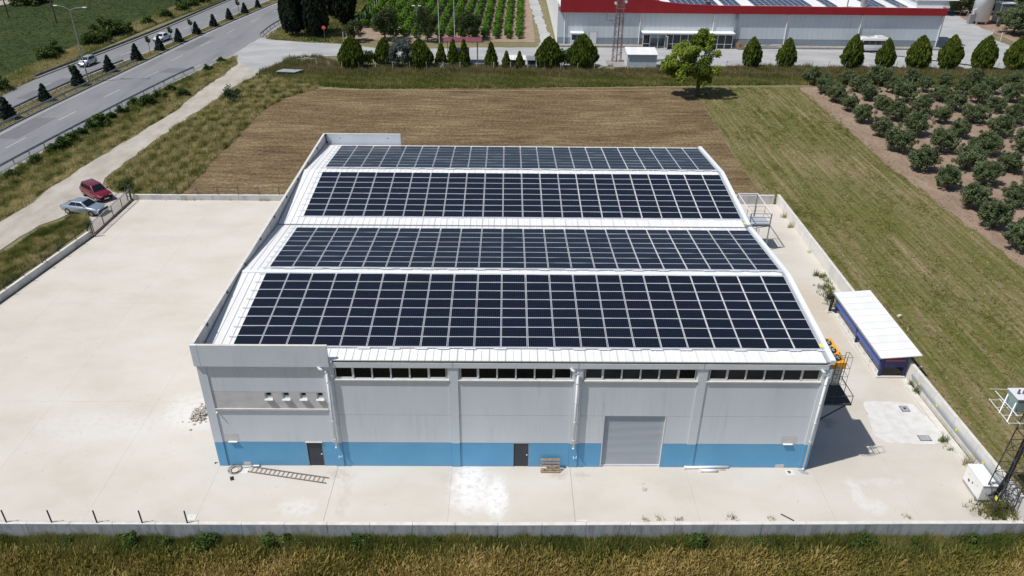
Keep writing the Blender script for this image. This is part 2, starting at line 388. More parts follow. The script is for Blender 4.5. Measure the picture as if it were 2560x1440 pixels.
def field_mat(name, cols, st1, st2, fine, wts=(.45, .3, .25), pos=None):
    "soil and crop residue: long streaks, broad patches and fine speckle mixed together"
    m = bpy.data.materials.new(name); m.use_nodes = True; nt = m.node_tree; L = nt.links; b = nt.nodes['Principled BSDF']
    g = nt.nodes.new("ShaderNodeNewGeometry"); acc = None
    for sc, w_, dt in ((st1, wts[0], 6), (st2, wts[1], 4), ((fine, fine, fine), wts[2], 3)):
        mp = nt.nodes.new("ShaderNodeMapping"); mp.inputs['Scale'].default_value = sc; L.new(g.outputs['Position'], mp.inputs[0])
        n = nt.nodes.new("ShaderNodeTexNoise"); n.inputs['Scale'].default_value = 1; n.inputs['Detail'].default_value = dt; n.inputs['Roughness'].default_value = .62; L.new(mp.outputs[0], n.inputs['Vector'])
        k = nt.nodes.new("ShaderNodeMath"); k.operation = 'MULTIPLY_ADD'; k.inputs[1].default_value = w_; L.new(n.outputs[0], k.inputs[0])
        if acc is None: k.inputs[2].default_value = 0
        else: L.new(acc, k.inputs[2])
        acc = k.outputs[0]
    c = _ramp(nt, acc, cols, pos or [.38, .46, .53, .62]); L.new(c, b.inputs['Base Color']); b.inputs['Roughness'].default_value = .95; b.inputs['Specular IOR Level'].default_value = .15
    bp = nt.nodes.new("ShaderNodeBump"); bp.inputs['Strength'].default_value = .5; bp.inputs['Distance'].default_value = .15; L.new(acc, bp.inputs['Height']); L.new(bp.outputs[0], b.inputs['Normal'])
    MATS[name] = m; return m
m_brown = field_mat('mown_stubble_field', [(.070, .043, .024), (.130, .088, .048), (.188, .138, .076), (.29, .23, .13)], (.22, 1.4, 1), (.07, .2, 1), 2.6, (.36, .28, .36))
m_greenf = field_mat('weedy_field', [(.28, .22, .14), (.19, .155, .075), (.12, .12, .035), (.075, .09, .02)], (2.2, .05, 1), (.12, .06, 1), 3.0, (.5, .22, .28))
m_base = mat('rough_ground', [(.20, .165, .085), (.15, .14, .06), (.26, .22, .13)], .35, (1, 1, 1), .95, 9, bump=.5, bscale=3, nrough=.7)
m_meadow = field_mat('meadow', [(.022, .036, .010), (.032, .05, .013), (.04, .06, .016), (.055, .07, .02)], (.25, .25, 1), (.04, .05, 1), 1.5)
m_wheatg = mat('wheat_ground', [(.10, .08, .03), (.15, .12, .045)], 1, rough=.95, bump=.5, bscale=3)
m_vsoil = mat('vineyard_soil', [(.24, .17, .12), (.33, .25, .18)], .6, rough=.95, bump=.3, bscale=3)
m_rut = mat('straw_wheel_rut', [(.22, .17, .085), (.32, .26, .15)], 1.2, rough=.95, detail=6)
m_bark = mat('bark', [(.07, .05, .035), (.14, .11, .08)], 3, (1, 1, .4), .95, 5, coord='obj')
m_stone = mat('rubble', [(.30, .25, .2), (.48, .42, .35)], 2, rough=.95, detail=5)
l_olive = leafmat('olive_leaves', [(.042, .066, .024), (.108, .145, .062), (.20, .24, .12)])
l_tree = leafmat('broadleaf_leaves', [(.06, .11, .014), (.16, .23, .028), (.34, .40, .065)], .45)
l_thuja = leafmat('thuja_leaves', [(.03, .055, .008), (.095, .135, .014), (.18, .215, .025)])
l_cyp = leafmat('cypress_leaves', [(.006, .012, .006), (.014, .022, .010), (.026, .034, .016)], .1)
l_pine = leafmat('blue_conifer_needles', [(.010, .024, .022), (.024, .045, .038), (.04, .065, .052)], .1)
l_silver = leafmat('silver_leaves', [(.06, .085, .07), (.12, .15, .125), (.2, .23, .19)])
l_vine = leafmat('vine_leaves', [(.06, .14, .012), (.13, .27, .025), (.20, .38, .045)], .4)
l_bush = leafmat('bush_leaves', [(.025, .055, .010), (.06, .105, .018), (.12, .165, .035)])
l_grass = leafmat('verge_grass', [(.06, .11, .022), (.17, .20, .045), (.38, .345, .13), (.66, .56, .31)], .45)
l_straw = leafmat('stubble_straw', [(.10, .065, .03), (.25, .175, .08), (.48, .36, .18)], .15)
l_weed = leafmat('field_weeds', [(.12, .155, .02), (.21, .215, .045), (.36, .32, .15), (.66, .61, .44)], .35)
l_wheat = leafmat('wheat', [(.10, .145, .025), (.24, .215, .05), (.41, .325, .105), (.62, .49, .22)], .4)
l_meadow = leafmat('meadow_crop', [(.022, .04, .009), (.035, .06, .014), (.055, .08, .022)], .2)
l_ditch = leafmat('ditch_plants', [(.08, .13, .03), (.18, .20, .055), (.26, .21, .105), (.42, .34, .18)], .42)

# ------------------------------------------------------------------ GROUND
# the ground is one large sheet, lowered in front of the yard wall (wheat field)
def build_ground():
    xs = [-400, -60, -13, -11.6, 60, 400]
    v = [(-700, -5.02), (1200, -5.02)]
    mb = MB()
    mb.add([(-700, -4.5, -.03), (1200, -4.5, -.03), (1200, 1500, -.03), (-700, 1500, -.03)], [(0, 1, 2, 3)])
    o = mb.obj('ground', m_base); tag(o, 'rough weedy ground between roads and fields', kind='structure')
    mb = MB()
    mb.add([(-700, -300, -1.25), (1200, -300, -1.25), (1200, -4.5, -1.25), (-700, -4.5, -1.25)], [(0, 1, 2, 3)])
    mb.add([(-700, -4.505, -1.26), (1200, -4.505, -1.26), (1200, -4.5, -.04), (-700, -4.5, -.04)], [(0, 1, 2, 3)])
    o = mb.obj('wheat_field_ground', m_wheatg); tag(o, 'lower ground under the wheat in front of the yard wall', kind='structure')
build_ground()

BROWN = rough_line([(-21.5, 42.75), (-24.3, 52), (-22.5, 62), (-19.5, 73), (-16.5, 81.5), (-13.5, 86.3), (19, 88.2), (48.5, 89.6), (48.9, 81.5), (48.0, 60), (47.8, 44.6), (47.9, 42.75), (-21.5, 42.75)], .25, 1.5, 3)[:-1]
sheet('mown_field', BROWN, 0.0, m_brown, 'brown freshly mown field behind the yard')
GREEN = rough_line([(49.0, -4.2), (49.0, 42.5), (47.8, 44.6), (48.2, 60), (49.1, 81.5), (49.0, 89.7), (67.2, 90.4), (66.8, 57), (68.4, 28), (70, -4.2), (49.0, -4.2)], .25, 1.5, 4)[:-1]
sheet('green_field', GREEN, 0.004, m_greenf, 'weedy green field in rows between yard wall and olive grove')
ORCH = rough_line([(68.4, -4.2), (68.2, 28), (66.6, 57), (67.0, 90.0), (70, 90.5), (120, 92), (170, 92), (170, -4.2), (68.4, -4.2)], .3, 1.5, 5)[:-1]
sheet('orchard_ground', ORCH, 0.008, m_soil, 'bare brown soil under the olive trees')
sheet('far_orchard_ground', [(112, 104), (170, 98), (330, 98), (330, 330), (100, 330), (106, 150), (122, 152), (124, 136), (123, 122)], 0.0, m_soil, 'brown soil under the far olive trees')
MEADOW = [(-58.2, -4), (-60.3, 80.9), (-60.2, 94.4), (-59.3, 110.4), (-57, 135.2), (-52.3, 163.6), (-44, 210), (-30, 300), (-400, 300), (-400, -4)]
sheet('meadow_ground', MEADOW, 0.0, m_meadow, 'dark green meadow beyond the highway')
sheet('farm_lane', rough_line(gp([(-60, 22), (60, 4), (110, -4), (100, -12), (40, -6), (-60, 14)]), .2, 2, 8), .006, m_dirt, 'pale farm lane beyond the meadow')

# highway -----------------------------------------------------------------
def px(l): return [ground(u, v) for u, v in l]
near_edge = [(-44.6, -4), (-44.5, 30)]+px([(17, 420), (122, 363), (213, 315), (350, 243), (486, 175)])+px([(560, 148), (600, 128), (650, 96), (700, 58), (735, 38)])+[(-27, 175), (-14, 230), (10, 300)]
med_near = [(-51.8, -4), (-51.6, 40)]+px([(0, 325), (115, 268), (200, 230), (275, 194), (375, 147), (500, 87), (640, 27)])+[(-36.5, 175), (-25, 230), (-2, 300)]
med_far = [(-55.2, -4), (-55.1, 40)]+px([(0, 291), (145, 226), (217, 191), (325, 151), (375, 134), (500, 77), (640, 17)])+[(-39, 175), (-28, 230), (-5, 300)]
far_edge = [(-58.9, -4), (-60.0, 60)]+px([(0, 231), (50, 213), (118, 187), (250, 137), (387, 84), (575, 1)])+[(-49, 175), (-39, 230), (-17, 300)]
def ribbon(name, A, B, z, m, parent=None, step=None):
    "strip between two polylines sampled by y"
    ys = sorted({round(p[1], 2) for p in A+B}); y0 = max(min(p[1] for p in A), min(p[1] for p in B)); y1 = min(max(p[1] for p in A), max(p[1] for p in B))
    ys = [y for y in ys if y0 <= y <= y1]
    def at(P, y):
        P = sorted(P, key=lambda q: q[1]); return float(np.interp(y, [q[1] for q in P], [q[0] for q in P]))
    v = []; f = []
    for y in ys: v += [(at(A, y), y, z), (at(B, y), y, z)]
    for i in range(len(ys)-1): f.append((2*i, 2*i+2, 2*i+3, 2*i+1))
    me = bpy.data.meshes.new(name); me.from_pydata(v, [], f); me.materials.append(m)
    bm = bmesh.new(); bm.from_mesh(me); bmesh.ops.recalc_face_normals(bm, faces=bm.faces)
    if bm.faces and next(iter(bm.faces)).normal.z < 0: bmesh.ops.reverse_faces(bm, faces=bm.faces)
    bm.to_mesh(me); bm.free()
    return link(name, me, parent)
def xat(P, y):
    P = sorted(P, key=lambda q: q[1]); return float(np.interp(y, [q[1] for q in P], [q[0] for q in P]))
def smooth_line(P, n=4):
    P = sorted(P, key=lambda q: q[1]); ys = np.linspace(P[0][1], P[-1][1], 90); xs = np.interp(ys, [q[1] for q in P], [q[0] for q in P])
    for _ in range(n):
        xs[1:-1] = (xs[:-2]+2*xs[1:-1]+xs[2:])/4
    return list(zip(xs.tolist(), ys.tolist()))
near_edge = smooth_line(near_edge, 3); med_near = smooth_line(med_near, 12); med_far = smooth_line(med_far, 12); far_edge = smooth_line(far_edge, 12)
hw = thing('highway', None, None); hw['kind'] = 'structure'; hw['label'] = 'two carriageway asphalt highway'
ribbon('near_carriageway', med_near, near_edge, .012, m_asph, hw)
ribbon('far_carriageway', far_edge, med_far, .012, m_asph, hw)
def sh(P, d): return [(x+d, y) for x, y in P]
ribbon('near_shoulder', near_edge, sh(near_edge, 1.3), .004, m_asph2, hw)
ribbon('edge_line', sh(med_near, .75), sh(med_near, .9), .018, m_line, hw)
ribbon('edge_line', sh(med_far, -.75), sh(med_far, -.62), .018, m_line, hw)
def centre(A, B, t, y): return xat(A, y)*(1-t)+xat(B, y)*t
dash = None
for (A, B, t, y0) in ((med_near, near_edge, .50, 12.5), (far_edge, med_far, .5, 16)):
    for k in range(26):
        ya = y0+k*11.9*(1 if t else 1)*0.965; yb = ya+4.2
        if t == .5 and A is med_near and ya > 135: pass
        v = []
        for y in (ya, yb):
            x = centre(A, B, t, y) if y < 100 or A is far_edge else xat(med_near, y)+4.6
            v += [(x-.06, y, .018), (x+.06, y, .018)]
        MB().add(v, [(0, 1, 3, 2)]).obj('lane_dash', m_line, hw)
for k in range(5):
    y = 84+k*5.2; x = xat(near_edge, y)-1.1
    MB().add([(x-.06, y, .018), (x+.06, y, .018), (x+.22, y+2.4, .018), (x+.1, y+2.4, .018)], [(0, 1, 2, 3)]).obj('edge_dash', m_line, hw)
m_asphp = mat('asphalt_patch', [(.135, .138, .145), (.17, .172, .178)], 1.2, (1, .3, 1), .9, 7)
for (A, B, ya, yb, f0, f1) in ((med_near, near_edge, 62, 71, .12, .42), (med_near, near_edge, 96, 99, .55, .9), (far_edge, med_far, 80, 92, .5, .8), (med_near, near_edge, 112, 124, .1, .3)):
    v = []
    for y in (ya, yb): v += [(xat(A, y)*(1-f0)+xat(B, y)*f0, y, .015), (xat(A, y)*(1-f1)+xat(B, y)*f1, y, .015)]
    MB().add(v, [(0, 1, 3, 2)]).obj('asphalt_patch', m_asphp, hw)
# median: raised strip with kerbs
med = ribbon('median_strip', med_near, med_far, .11, m_base); tag(med, 'raised grassy median between the carriageways', kind='structure')
def kerb(name, P, w, h, m, lab):
    mb = MB()
    for (x0, y0), (x1, y1) in zip(P, P[1:]):
        mb.hexa([(x0, y0, 0), (x0+w, y0, 0), (x1+w, y1, 0), (x1, y1, 0), (x0, y0, h), (x0+w, y0, h), (x1+w, y1, h), (x1, y1, h)])
    o = mb.obj(name, m); tag(o, lab, kind='structure'); return o
kerb('median_kerb', sh(med_near, -.02), .22, .17, m_kerb, 'dark weathered kerb along the near side of the median')
kerb('median_kerb', sh(med_far, -.2), .2, .17, m_kerb, 'dark kerb along the far side of the median')
fe = [q for q in far_edge if q[1] > 90.5]
kerb('drainage_channel', sh(fe, -1.25), .12, .34, m_kerb, 'concrete lip of the roadside drain')
kerb('drainage_channel', sh(fe, -.42), .16, .12, m_asph2, 'roadside drain edge beside the far carriageway')
kerb('drainage_bed', sh(fe, -1.1), .6, .03, m_kerb, 'dark bed of the roadside drain')

# dirt track + gravel road ---------------------------------------------------
tl = px([(-120, 640), (0, 556), (62, 520), (112, 480), (175, 442), (250, 392), (302, 360), (400, 302), (450, 272), (495, 230), (550, 195), (595, 160), (597, 140)])
tr = px([(660, 160), (640, 187), (600, 208), (550, 241), (497, 278), (447, 309), (397, 346), (325, 398), (262, 446), (257, 462), (282, 480), (322, 476), (330, 503), (236, 592), (222, 562), (200, 538), (175, 534), (100, 563), (0, 626), (-160, 735)])
sheet('dirt_track', rough_line(tl, .3, 1.2, 11)+rough_line(tr, .3, 1.2, 12), .020, m_dirt, 'pale dirt track from the highway junction past the yard gate')
gr = px([(590, 150), (588, 132), (620, 112), (650, 95), (670, 99), (745, 105), (860, 112), (935, 120), (1050, 122), (1230, 119), (1340, 119), (1352, 104), (1340, 60), (1322, 0)])+[(24.3, 240), (26.6, 240)]+px([(1345, 0), (1362, 60), (1388, 110)])+[(29, 122), (103, 122), (103.5, 178), (112, 178)]+px([(2370, 18), (2400, 42), (2452, 70), (2485, 82), (2478, 96), (2520, 112), (2560, 140), (2620, 190)])+[(118, 103.6), (60, 103.8), (33, 103.2), (22, 103.4), (15, 103.6)]+px([(1060, 148), (1000, 142), (860, 139), (800, 141), (735, 145), (700, 158), (672, 178), (655, 190), (640, 180)])
sheet('gravel_yard', rough_line(gr, .3, 1.5, 13), .026, m_gravel, 'light grey gravel road and forecourt of the factory')
# wheel ruts along the top edge of the mown field
for off in (0, -1.7):
    P = [(-17.9, 92.8+off*.4), (-15.5, 90.2+off*.7), (-11, 88.6+off), (-3, 88.2+off), (10, 88.4+off), (30, 88.9+off), (49, 89.9+off)]
    Q = rough_line(P, .05, 1.5, 21)
    mb = MB()
    for (x0, y0), (x1, y1) in zip(Q, Q[1:]):
        mb.add([(x0, y0-.16, .03), (x1, y1-.16, .03), (x1, y1+.16, .03), (x0, y0+.16, .03)], [(0, 1, 2, 3)])
    tag(mb.obj('wheel_rut', m_rut), 'pale wheel rut along the top of the mown field', kind='structure')
VROWS = 16
sheet('vineyard_ground', [(-15.5, 122.6), (24, 121.6), (24.4, 240), (-14.5, 240), (-16.5, 160), (-17, 138)], .010, m_vsoil, 'brown soil between the vine rows')

# ------------------------------------------------------------------ YARD
yard = thing('yard', None, None); yard['kind'] = 'structure'; yard['label'] = 'pale concrete yard around the warehouse, cast in slabs'
def slab(poly):
    o = MB().prism(poly, -.25, .045, 0).obj('concrete_slab', m_conc_yard, yard)
    return o
G = .0035
YL = lambda y: -23.45-(33.1-y)*.148 if y < 33.1 else -23.35+(y-33.1)*.02
xs = [None, -21.0, -13.9, -6.6, .0]; ysl = [0.0, 14.0, 28.0, 42.25]
yfront = -4.78
for (ya, yb) in zip([yfront, 6.5, 20.0, 33.1], [6.5, 20.0, 33.1, 42.2]):
    for i in range(4):
        if i == 0: slab([(YL(ya)+.1, ya+G), (-21.0-G, ya+G), (-21.0-G, yb-G), (YL(yb)+.1, yb-G)])
        else: slab([(xs[i]+G, ya+G), (xs[i+1]-G, ya+G), (xs[i+1]-G, yb-G), (xs[i]+G, yb-G)])
fx = [0.0, 7.62, 15.0, 22.62, 30.1, 38.3]
for a, b in zip(fx, fx[1:]):
    ga = .009 if a in (7.62, 22.62) else G; gb = .009 if b in (7.62, 22.62, 38.3) else G
    slab([(a+ga, yfront+G), (b-gb, yfront+G), (b-gb, 3.0), (a+ga, 3.0)])
for a, b in zip([38.3, 43.4], [43.4, 48.9]):
    for (ya, yb) in zip([-4.6, 6.6, 18.0, 30.0], [6.6, 18.0, 30.0, 42.2]):
        slab([(a+G, ya+G), (b-G, ya+G), (b-G, yb-G), (a+G, yb-G)])
slab([(0+G, 36.9), (38.3-G, 36.9), (38.3-G, 42.2), (0+G, 42.2)])
# pale screed patch with two hatches on the right
o = MB().prism(rough_line([(44.6, 6.95), (44.35, 6.6), (44.3, 5.6), (44.0, 4.4), (43.8, 3.2), (44.3, 2.55), (46.4, 2.35), (48.6, 2.5), (48.45, 4.5), (48.0, 6.7), (46.4, 6.98), (44.6, 6.95)], .07, .35, 77)[:-1], .045, .062).obj('pale_screed_slab', m_patch); MB().box(44.3, 4.75, .0625, 48.2, 4.95, .0665).obj('screed_joint', m_gutter, o) if 0 else None; tag(o, 'raised pale screed patch around two manhole hatches', kind='structure')
bevel(o, .015, 1)
def hatch(x0, y0, x1, y1, lab, ring):
    t = thing('manhole_hatch', lab, 'manhole cover', ((x0+x1)/2, (y0+y1)/2, .066))
    w, h = (x1-x0)/2, (y1-y0)/2
    MB().box(-w, -h, 0, w, h, .012).obj('hatch_frame', m_dsteel, t)
    bevel(MB().box(-w+.04, -h+.04, .012, w-.04, h-.04, .03).obj('hatch_lid', m_gutter, t), .01, 1)
    if ring: MB().box(-.08, -.08, .03, .08, .08, .06).obj('lid_grip', m_black, t)
hatch(46.84, 5.8, 47.42, 6.45, 'dark steel hatch with black grip at the far end of pale screed patch', True)
hatch(46.7, 2.68, 47.5, 3.25, 'wide plain dark steel hatch at the near edge of pale screed patch', False)

# perimeter walls ----------------------------------------------------------
def wall_run(name, lab, pts, thick, z0, heights, m_face, m_top, seg=2.5, side=1):
    "cast wall in bays with joints; pts polyline, heights matching"
    t = thing(name, lab, 'wall', (pts[0][0], pts[0][1], 0)); ox, oy = pts[0]
    k = 0
    for (a, b, ha, hb) in zip(pts, pts[1:], heights, heights[1:]):
        L = math.hypot(b[0]-a[0], b[1]-a[1]); n = max(1, round(L/seg)); nx, ny = -(b[1]-a[1])/L*thick*side, (b[0]-a[0])/L*thick*side
        for i in range(n):
            g = .012/L
            t0, t1 = i/n+g, (i+1)/n-g
            p0 = (a[0]+(b[0]-a[0])*t0-ox, a[1]+(b[1]-a[1])*t0-oy); p1 = (a[0]+(b[0]-a[0])*t1-ox, a[1]+(b[1]-a[1])*t1-oy)
            h0 = ha+(hb-ha)*t0; h1 = ha+(hb-ha)*t1; j = random.uniform(-.006, .006)
            q = [(p0[0], p0[1]), (p1[0], p1[1]), (p1[0]+nx, p1[1]+ny), (p0[0]+nx, p0[1]+ny)]
            mb = MB(); hs = [h0, h1, h1, h0]
            mb.hexa([(x, y, z0) for x, y in q]+[(x, y, h-.05) for (x, y), h in zip(q, hs)], 0)
            mb.hexa([(x, y, h-.05) for (x, y), h in zip(q, hs)]+[(x, y, h+j) for (x, y), h in zip(q, hs)], 1)
            mb.obj('wall_bay', [m_face, m_top], t)
            k += 1
    return t
wall_run('front_boundary_wall', 'long low stained concrete wall along the wheat field, faintly blue washed left of centre', [(-27.5, -5.0), (18, -4.97), (60, -4.62)], .24, -1.3, [.09, .10, .16], m_front, m_walltop, 2.6, 1)
wall_run('left_boundary_wall', 'low concrete wall with dark fence posts beside the dirt track, ending at the gate', [(-23.55, 33.0), (-25.6, 19.5), (-28.9, -4.7)], .25, -.2, [.68, .70, .72], m_wallc, m_walltop, 2.4, -1)
wall_run('back_boundary_wall', 'low concrete wall with thin fence posts along the mown field, left of the warehouse', [(-23.0, 42.2), (0.0, 42.25)], .25, -.2, [.62, .70], m_wallc, m_walltop, 2.9, 1)
wall_run('rear_boundary_wall', 'concrete wall behind the warehouse, grey end visible right of its roof', [(0.02, 42.25), (20, 42.25), (48.4, 42.2)], .25, -.2, [.72, .9, 1.1], m_wallc, m_walltop, 2.9, 1)
rw = wall_run('right_boundary_wall', 'tall pale concrete wall between the yard and the weedy green field', [(48.75, 42.45), (48.75, 20), (48.95, 9), (49.45, -4.6)], .26, -.2, [1.15, 1.3, 1.4, 1.35], mat('pale_wall_concrete', [(.56, .55, .52), (.66, .65, .62), (.72, .71, .69)], .7, (1, 1, .5), .9, 6), m_walltop, 2.9, 1)
# footing kerb + conduit with yellow stickers along right wall
mb = MB()
mb.hexa([(48.35, 9.6, .04), (48.75, 9.6, .04), (49.2, -4.5, .04), (48.6, -4.5, .04), (48.35, 9.6, .16), (48.75, 9.6, .16), (49.2, -4.5, .16), (48.6, -4.5, .16)])
tag(mb.obj('wall_footing', m_walltop), 'cream concrete footing kerb along the right wall', 'kerb')
cd_ = thing('cable_duct', 'grey cable duct with yellow warning stickers running along the right wall', 'cable duct', (48.92, 9.2, 0))
MB().hexa([(-.10, 0, .72), (0.02, 0, .72), (.44, -12.6, .70), (.32, -12.6, .70), (-.10, 0, .92), (0.02, 0, .92), (.44, -12.6, .90), (.32, -12.6, .90)]).obj('duct_channel', m_gutter, cd_)
for i, (u, v) in enumerate([(2289, 938), (2332, 994), (2385, 1060), (2454, 1148)]):
    x, y = ground(u, v, .85); y = [8.0, 5.5, 2.9, -.3][i]; xx = 48.92-.12+(9.2-y)*.0335
    MB().box(-.012, -.10, -.08, 0, .10, .12).obj('warning_sticker', m_signy, cd_, loc=(xx-48.92-.0, y-9.2, .84))

# fences on the walls -------------------------------------------------------
def post_fence(name, lab, pts, zs, h, wires, m=m_dsteel, r=.03, strut=None, lean=0):
    t = thing(name, lab, 'fence', (pts[0][0], pts[0][1], 0)); ox, oy = pts[0]
    for i, (p, z) in enumerate(zip(pts, zs)):
        x, y = p[0]-ox, p[1]-oy
        MB().tube((x, y, z), (x+lean, y, z+h), r, 6).obj('fence_post', m, t)
        if strut and i in strut:
            MB().tube((x, y, z+h*.85), (x+strut[i], y, z), r*.8, 5).obj('post_strut', m, t)
    for k in range(wires):
        f = (k+1)/(wires)*.96
        mb = MB()
        for a, b, za, zb in zip(pts, pts[1:], zs, zs[1:]):
            mb.tube((a[0]-ox+lean*f, a[1]-oy, za+h*f), (b[0]-ox+lean*f, b[1]-oy, zb+h*f), .004, 3)
        mb.obj('fence_wire', m_gsteel, t)
    return t
fxs = [-.35-i*2.66 for i in range(11)]
post_fence('yard_wire_fence', 'wire fence with five visible dark posts on the front wall, lower left', [(x, -4.86) for x in fxs], [.09]*11, .98, 6, r=.045)
lp = [(-23.75-(33-y)*.148, y) for y in (31.0, 28.4, 26.1, 23.6, 21.2, 18.8, 16, 13, 10)]
post_fence('track_side_fence', 'wire fence with thin dark posts on the wall beside the dirt track', lp, [.68]*9, .95, 4, r=.04, strut={2: .5})
post_fence('field_side_fence', 'thin wire fence on the low back wall beside the mown field', [(-20.6+i*2.28, 42.35) for i in range(10)], [.66]*10, .95, 4, r=.03)

# sliding gate --------------------------------------------------------------
gt = thing('sliding_gate', 'dark sliding gate of thin vertical bars in front of the parked cars', 'gate', (-23.45, 33.3, .03), math.atan2(0.15, 8.6)*-1)
MB().box(-.04, 0, .12, .04, 8.5, .20).obj('bottom_rail', m_dsteel, gt)
MB().box(-.03, 0, 1.32, .03, 8.5, 1.39).obj('top_rail', m_gsteel, gt)
for i in range(5): MB().box(-.035, i*2.1-.03+.03, .2, .035, i*2.1+.03+.03, 1.32).obj('gate_stile', m_dsteel, gt)
bar = MB().tube((0, 0, .2), (0, 0, 1.32), .012, 4).mesh('gate_bar', m_gsteel)
for i in range(70):
    if i % 17: link('gate_bar', bar, gt, (0, .12*i+.06, 0))
MB().box(-.06, -.4, 0, .06, 9.0, .05).obj('ground_track', m_rust, gt)
for y, lab in ((32.85, 'dark steel gate post frame at the near end of the gate'), (42.0, 'dark steel gate post frame at the far end of the gate')):
    t = thing('gate_post', lab, 'gate post', (-23.55, y, 0))
    for dx in (-.22, .22): MB().box(dx-.05, -.05, 0, dx+.05, .05, 1.75).obj('upright', m_dsteel, t)
    for z in (.5, 1.0, 1.65): MB().box(-.17, -.03, z, .17, .03, z+.05).obj('crossbar', m_dsteel, t)

# ------------------------------------------------------------------ WAREHOUSE
wh = thing('warehouse', 'grey and blue precast warehouse with white double gable roof covered by solar panels', 'warehouse', (0, 0, 0))
W = 38.0; PW = .54; YF = .05       # wall panel face
pl = [0, 7.5, 15, 22.5, 30, W-PW]
def P(name, mb, m, sm=False, **k): return mb.obj(name, m, wh, sm, **k)
for i, x in enumerate(pl):
    P('pillar', MB().box(x, 0, -.3, x+PW, .5, 2.04, 1).box(x, 0, 2.04, x+PW, .5, 7.93 if i else 8.05, 0), [m_grey, m_blue])
# wall panels, bay by bay, with holes for doors and shutter
def panel(x0, x1, z0, z1, mats=m_grey, y=YF, d=.22, holes=()):
    "precast panel; holes = list of (x0,x1,z0,z1) cut as surrounding strips"
    mb = MB(); g = .012
    X0, X1, Z0, Z1 = x0+g, x1-g, z0+g, z1-g
    if not holes: mb.box(X0, y, Z0, X1, y+d, Z1)
    else:
        cur = X0
        for (a, b, c, e) in sorted(holes):
            if a > cur: mb.box(cur, y, Z0, a, y+d, Z1)
            if c > Z0+.01: mb.box(a, y, Z0, b, y+d, c)
            if e < Z1-.01: mb.box(a, y, e, b, y+d, Z1)
            cur = b
        if cur < X1: mb.box(cur, y, Z0, X1, y+d, Z1)
    P('wall_panel', mb, mats)
D1 = (5.76, 6.78, -.02, 2.02); D2 = (18.92, 19.92, -.02, 2.02); SH = (24.55, 28.43, -.02, 4.24)
SW = [(3.73, 4.17), (4.80, 5.24), (5.86, 6.28), (6.87, 7.30)]
for i in range(5):
    a, b = pl[i]+PW, pl[i+1]
    hb = [D1] if i == 0 else [D2] if i == 2 else []
    if i == 3:
        panel(a, SH[0], -.3, 2.04, m_blue); panel(SH[1], b, -.3, 2.04, m_blue)
        panel(a, SH[0], 2.04, 4.27); panel(SH[1], b, 2.04, 4.27)
    else:
        panel(a, b, -.3, 2.04, m_blue, holes=hb); panel(a, b, 2.04, 4.62 if i == 0 else 4.27)
    if i == 0:
        panel(a, b, 4.76, 6.02, m_plaster, holes=[(x0, x1, 5.50, 5.97) for x0, x1 in SW]); panel(a, b, 6.02, 8.06)
        P('wall_ledge', MB().box(a-.02, -.03, 4.63, b+.0, .26, 4.75), m_walltop)
        for x0, x1 in SW:
            P('small_window', MB().box(x0, .17, 5.50, x1, .19, 5.97).box(x0, .10, 5.50, x0+.05, .17, 5.97).box(x1-.05, .10, 5.50, x1, .17, 5.97).box(x0+.05, .10, 5.50, x1-.05, .17, 5.60), m_grey)
            P('small_pane', MB().box(x0+.1, .14, 5.72, x1-.1, .168, 5.94), m_glassd)
            P('window_sill', MB().hexa([(x0-.03, -.08, 5.42), (x1+.03, -.08, 5.42), (x1+.03, .06, 5.47), (x0-.03, .06, 5.47), (x0-.03, -.08, 5.46), (x1+.03, -.08, 5.46), (x1+.03, .10, 5.51), (x0-.03, .10, 5.51)]), m_walltop)
    else:
        panel(a, b, 4.27, 6.93)
        # window strip
        n = 6; wz0, wz1 = 7.06, 7.86
        P('window_sill', MB().box(a, -.035, 6.94, b, .26, 7.02), m_walltop)
        P('window_frame', MB().box(a, .07, 7.02, b, .16, 7.08).box(a, .07, 7.84, b, .16, 7.93).box(a, .07, 7.08, a+.1, .16, 7.84).box(b-.1, .07, 7.08, b, .16, 7.84), m_frame)
        xw = np.linspace(a+.1, b-.1, n+1)
        for j in range(n):
            x0, x1 = xw[j], xw[j+1]
            if j: P('window_mullion', MB().box(x0-.045, .065, 7.08, x0+.045, .158, 7.84), m_frame)
            if j in (0, n-1): P('sash', MB().box(x0+.046, .08, 7.082, x1-.046, .15, 7.15).box(x0+.046, .08, 7.152, x0+.09, .15, 7.83).box(x1-.09, .08, 7.152, x1-.046, .15, 7.83), m_frame)
            P('window_pane', (lambda e: MB().hexa([(x0+.02, .12+e, 7.085), (x1-.02, .12, 7.085), (x1-.02, .128, 7.085), (x0+.02, .128+e, 7.085), (x0+.02, .12, 7.835), (x1-.02, .12+e, 7.835), (x1-.02, .128+e, 7.835), (x0+.02, .128, 7.835)]))(random.uniform(0, .006)), m_glassd if i < 3 or j == (5 if i == 3 else 9) else m_glassb)
        P('interior_blind', MB().box(a+.02, .30, 6.95, b-.02, .33, 7.9), m_black)
    if i:
        P('edge_beam', MB().box(pl[i]+PW/2+.015, -.05, 7.95, pl[i+1]+PW/2-.015, .32, 8.25, 0).box(pl[i]+PW/2+.015, -.05, 8.251, pl[i+1]+PW/2-.015, .32, 8.29, 1), [m_grey, m_walltop])
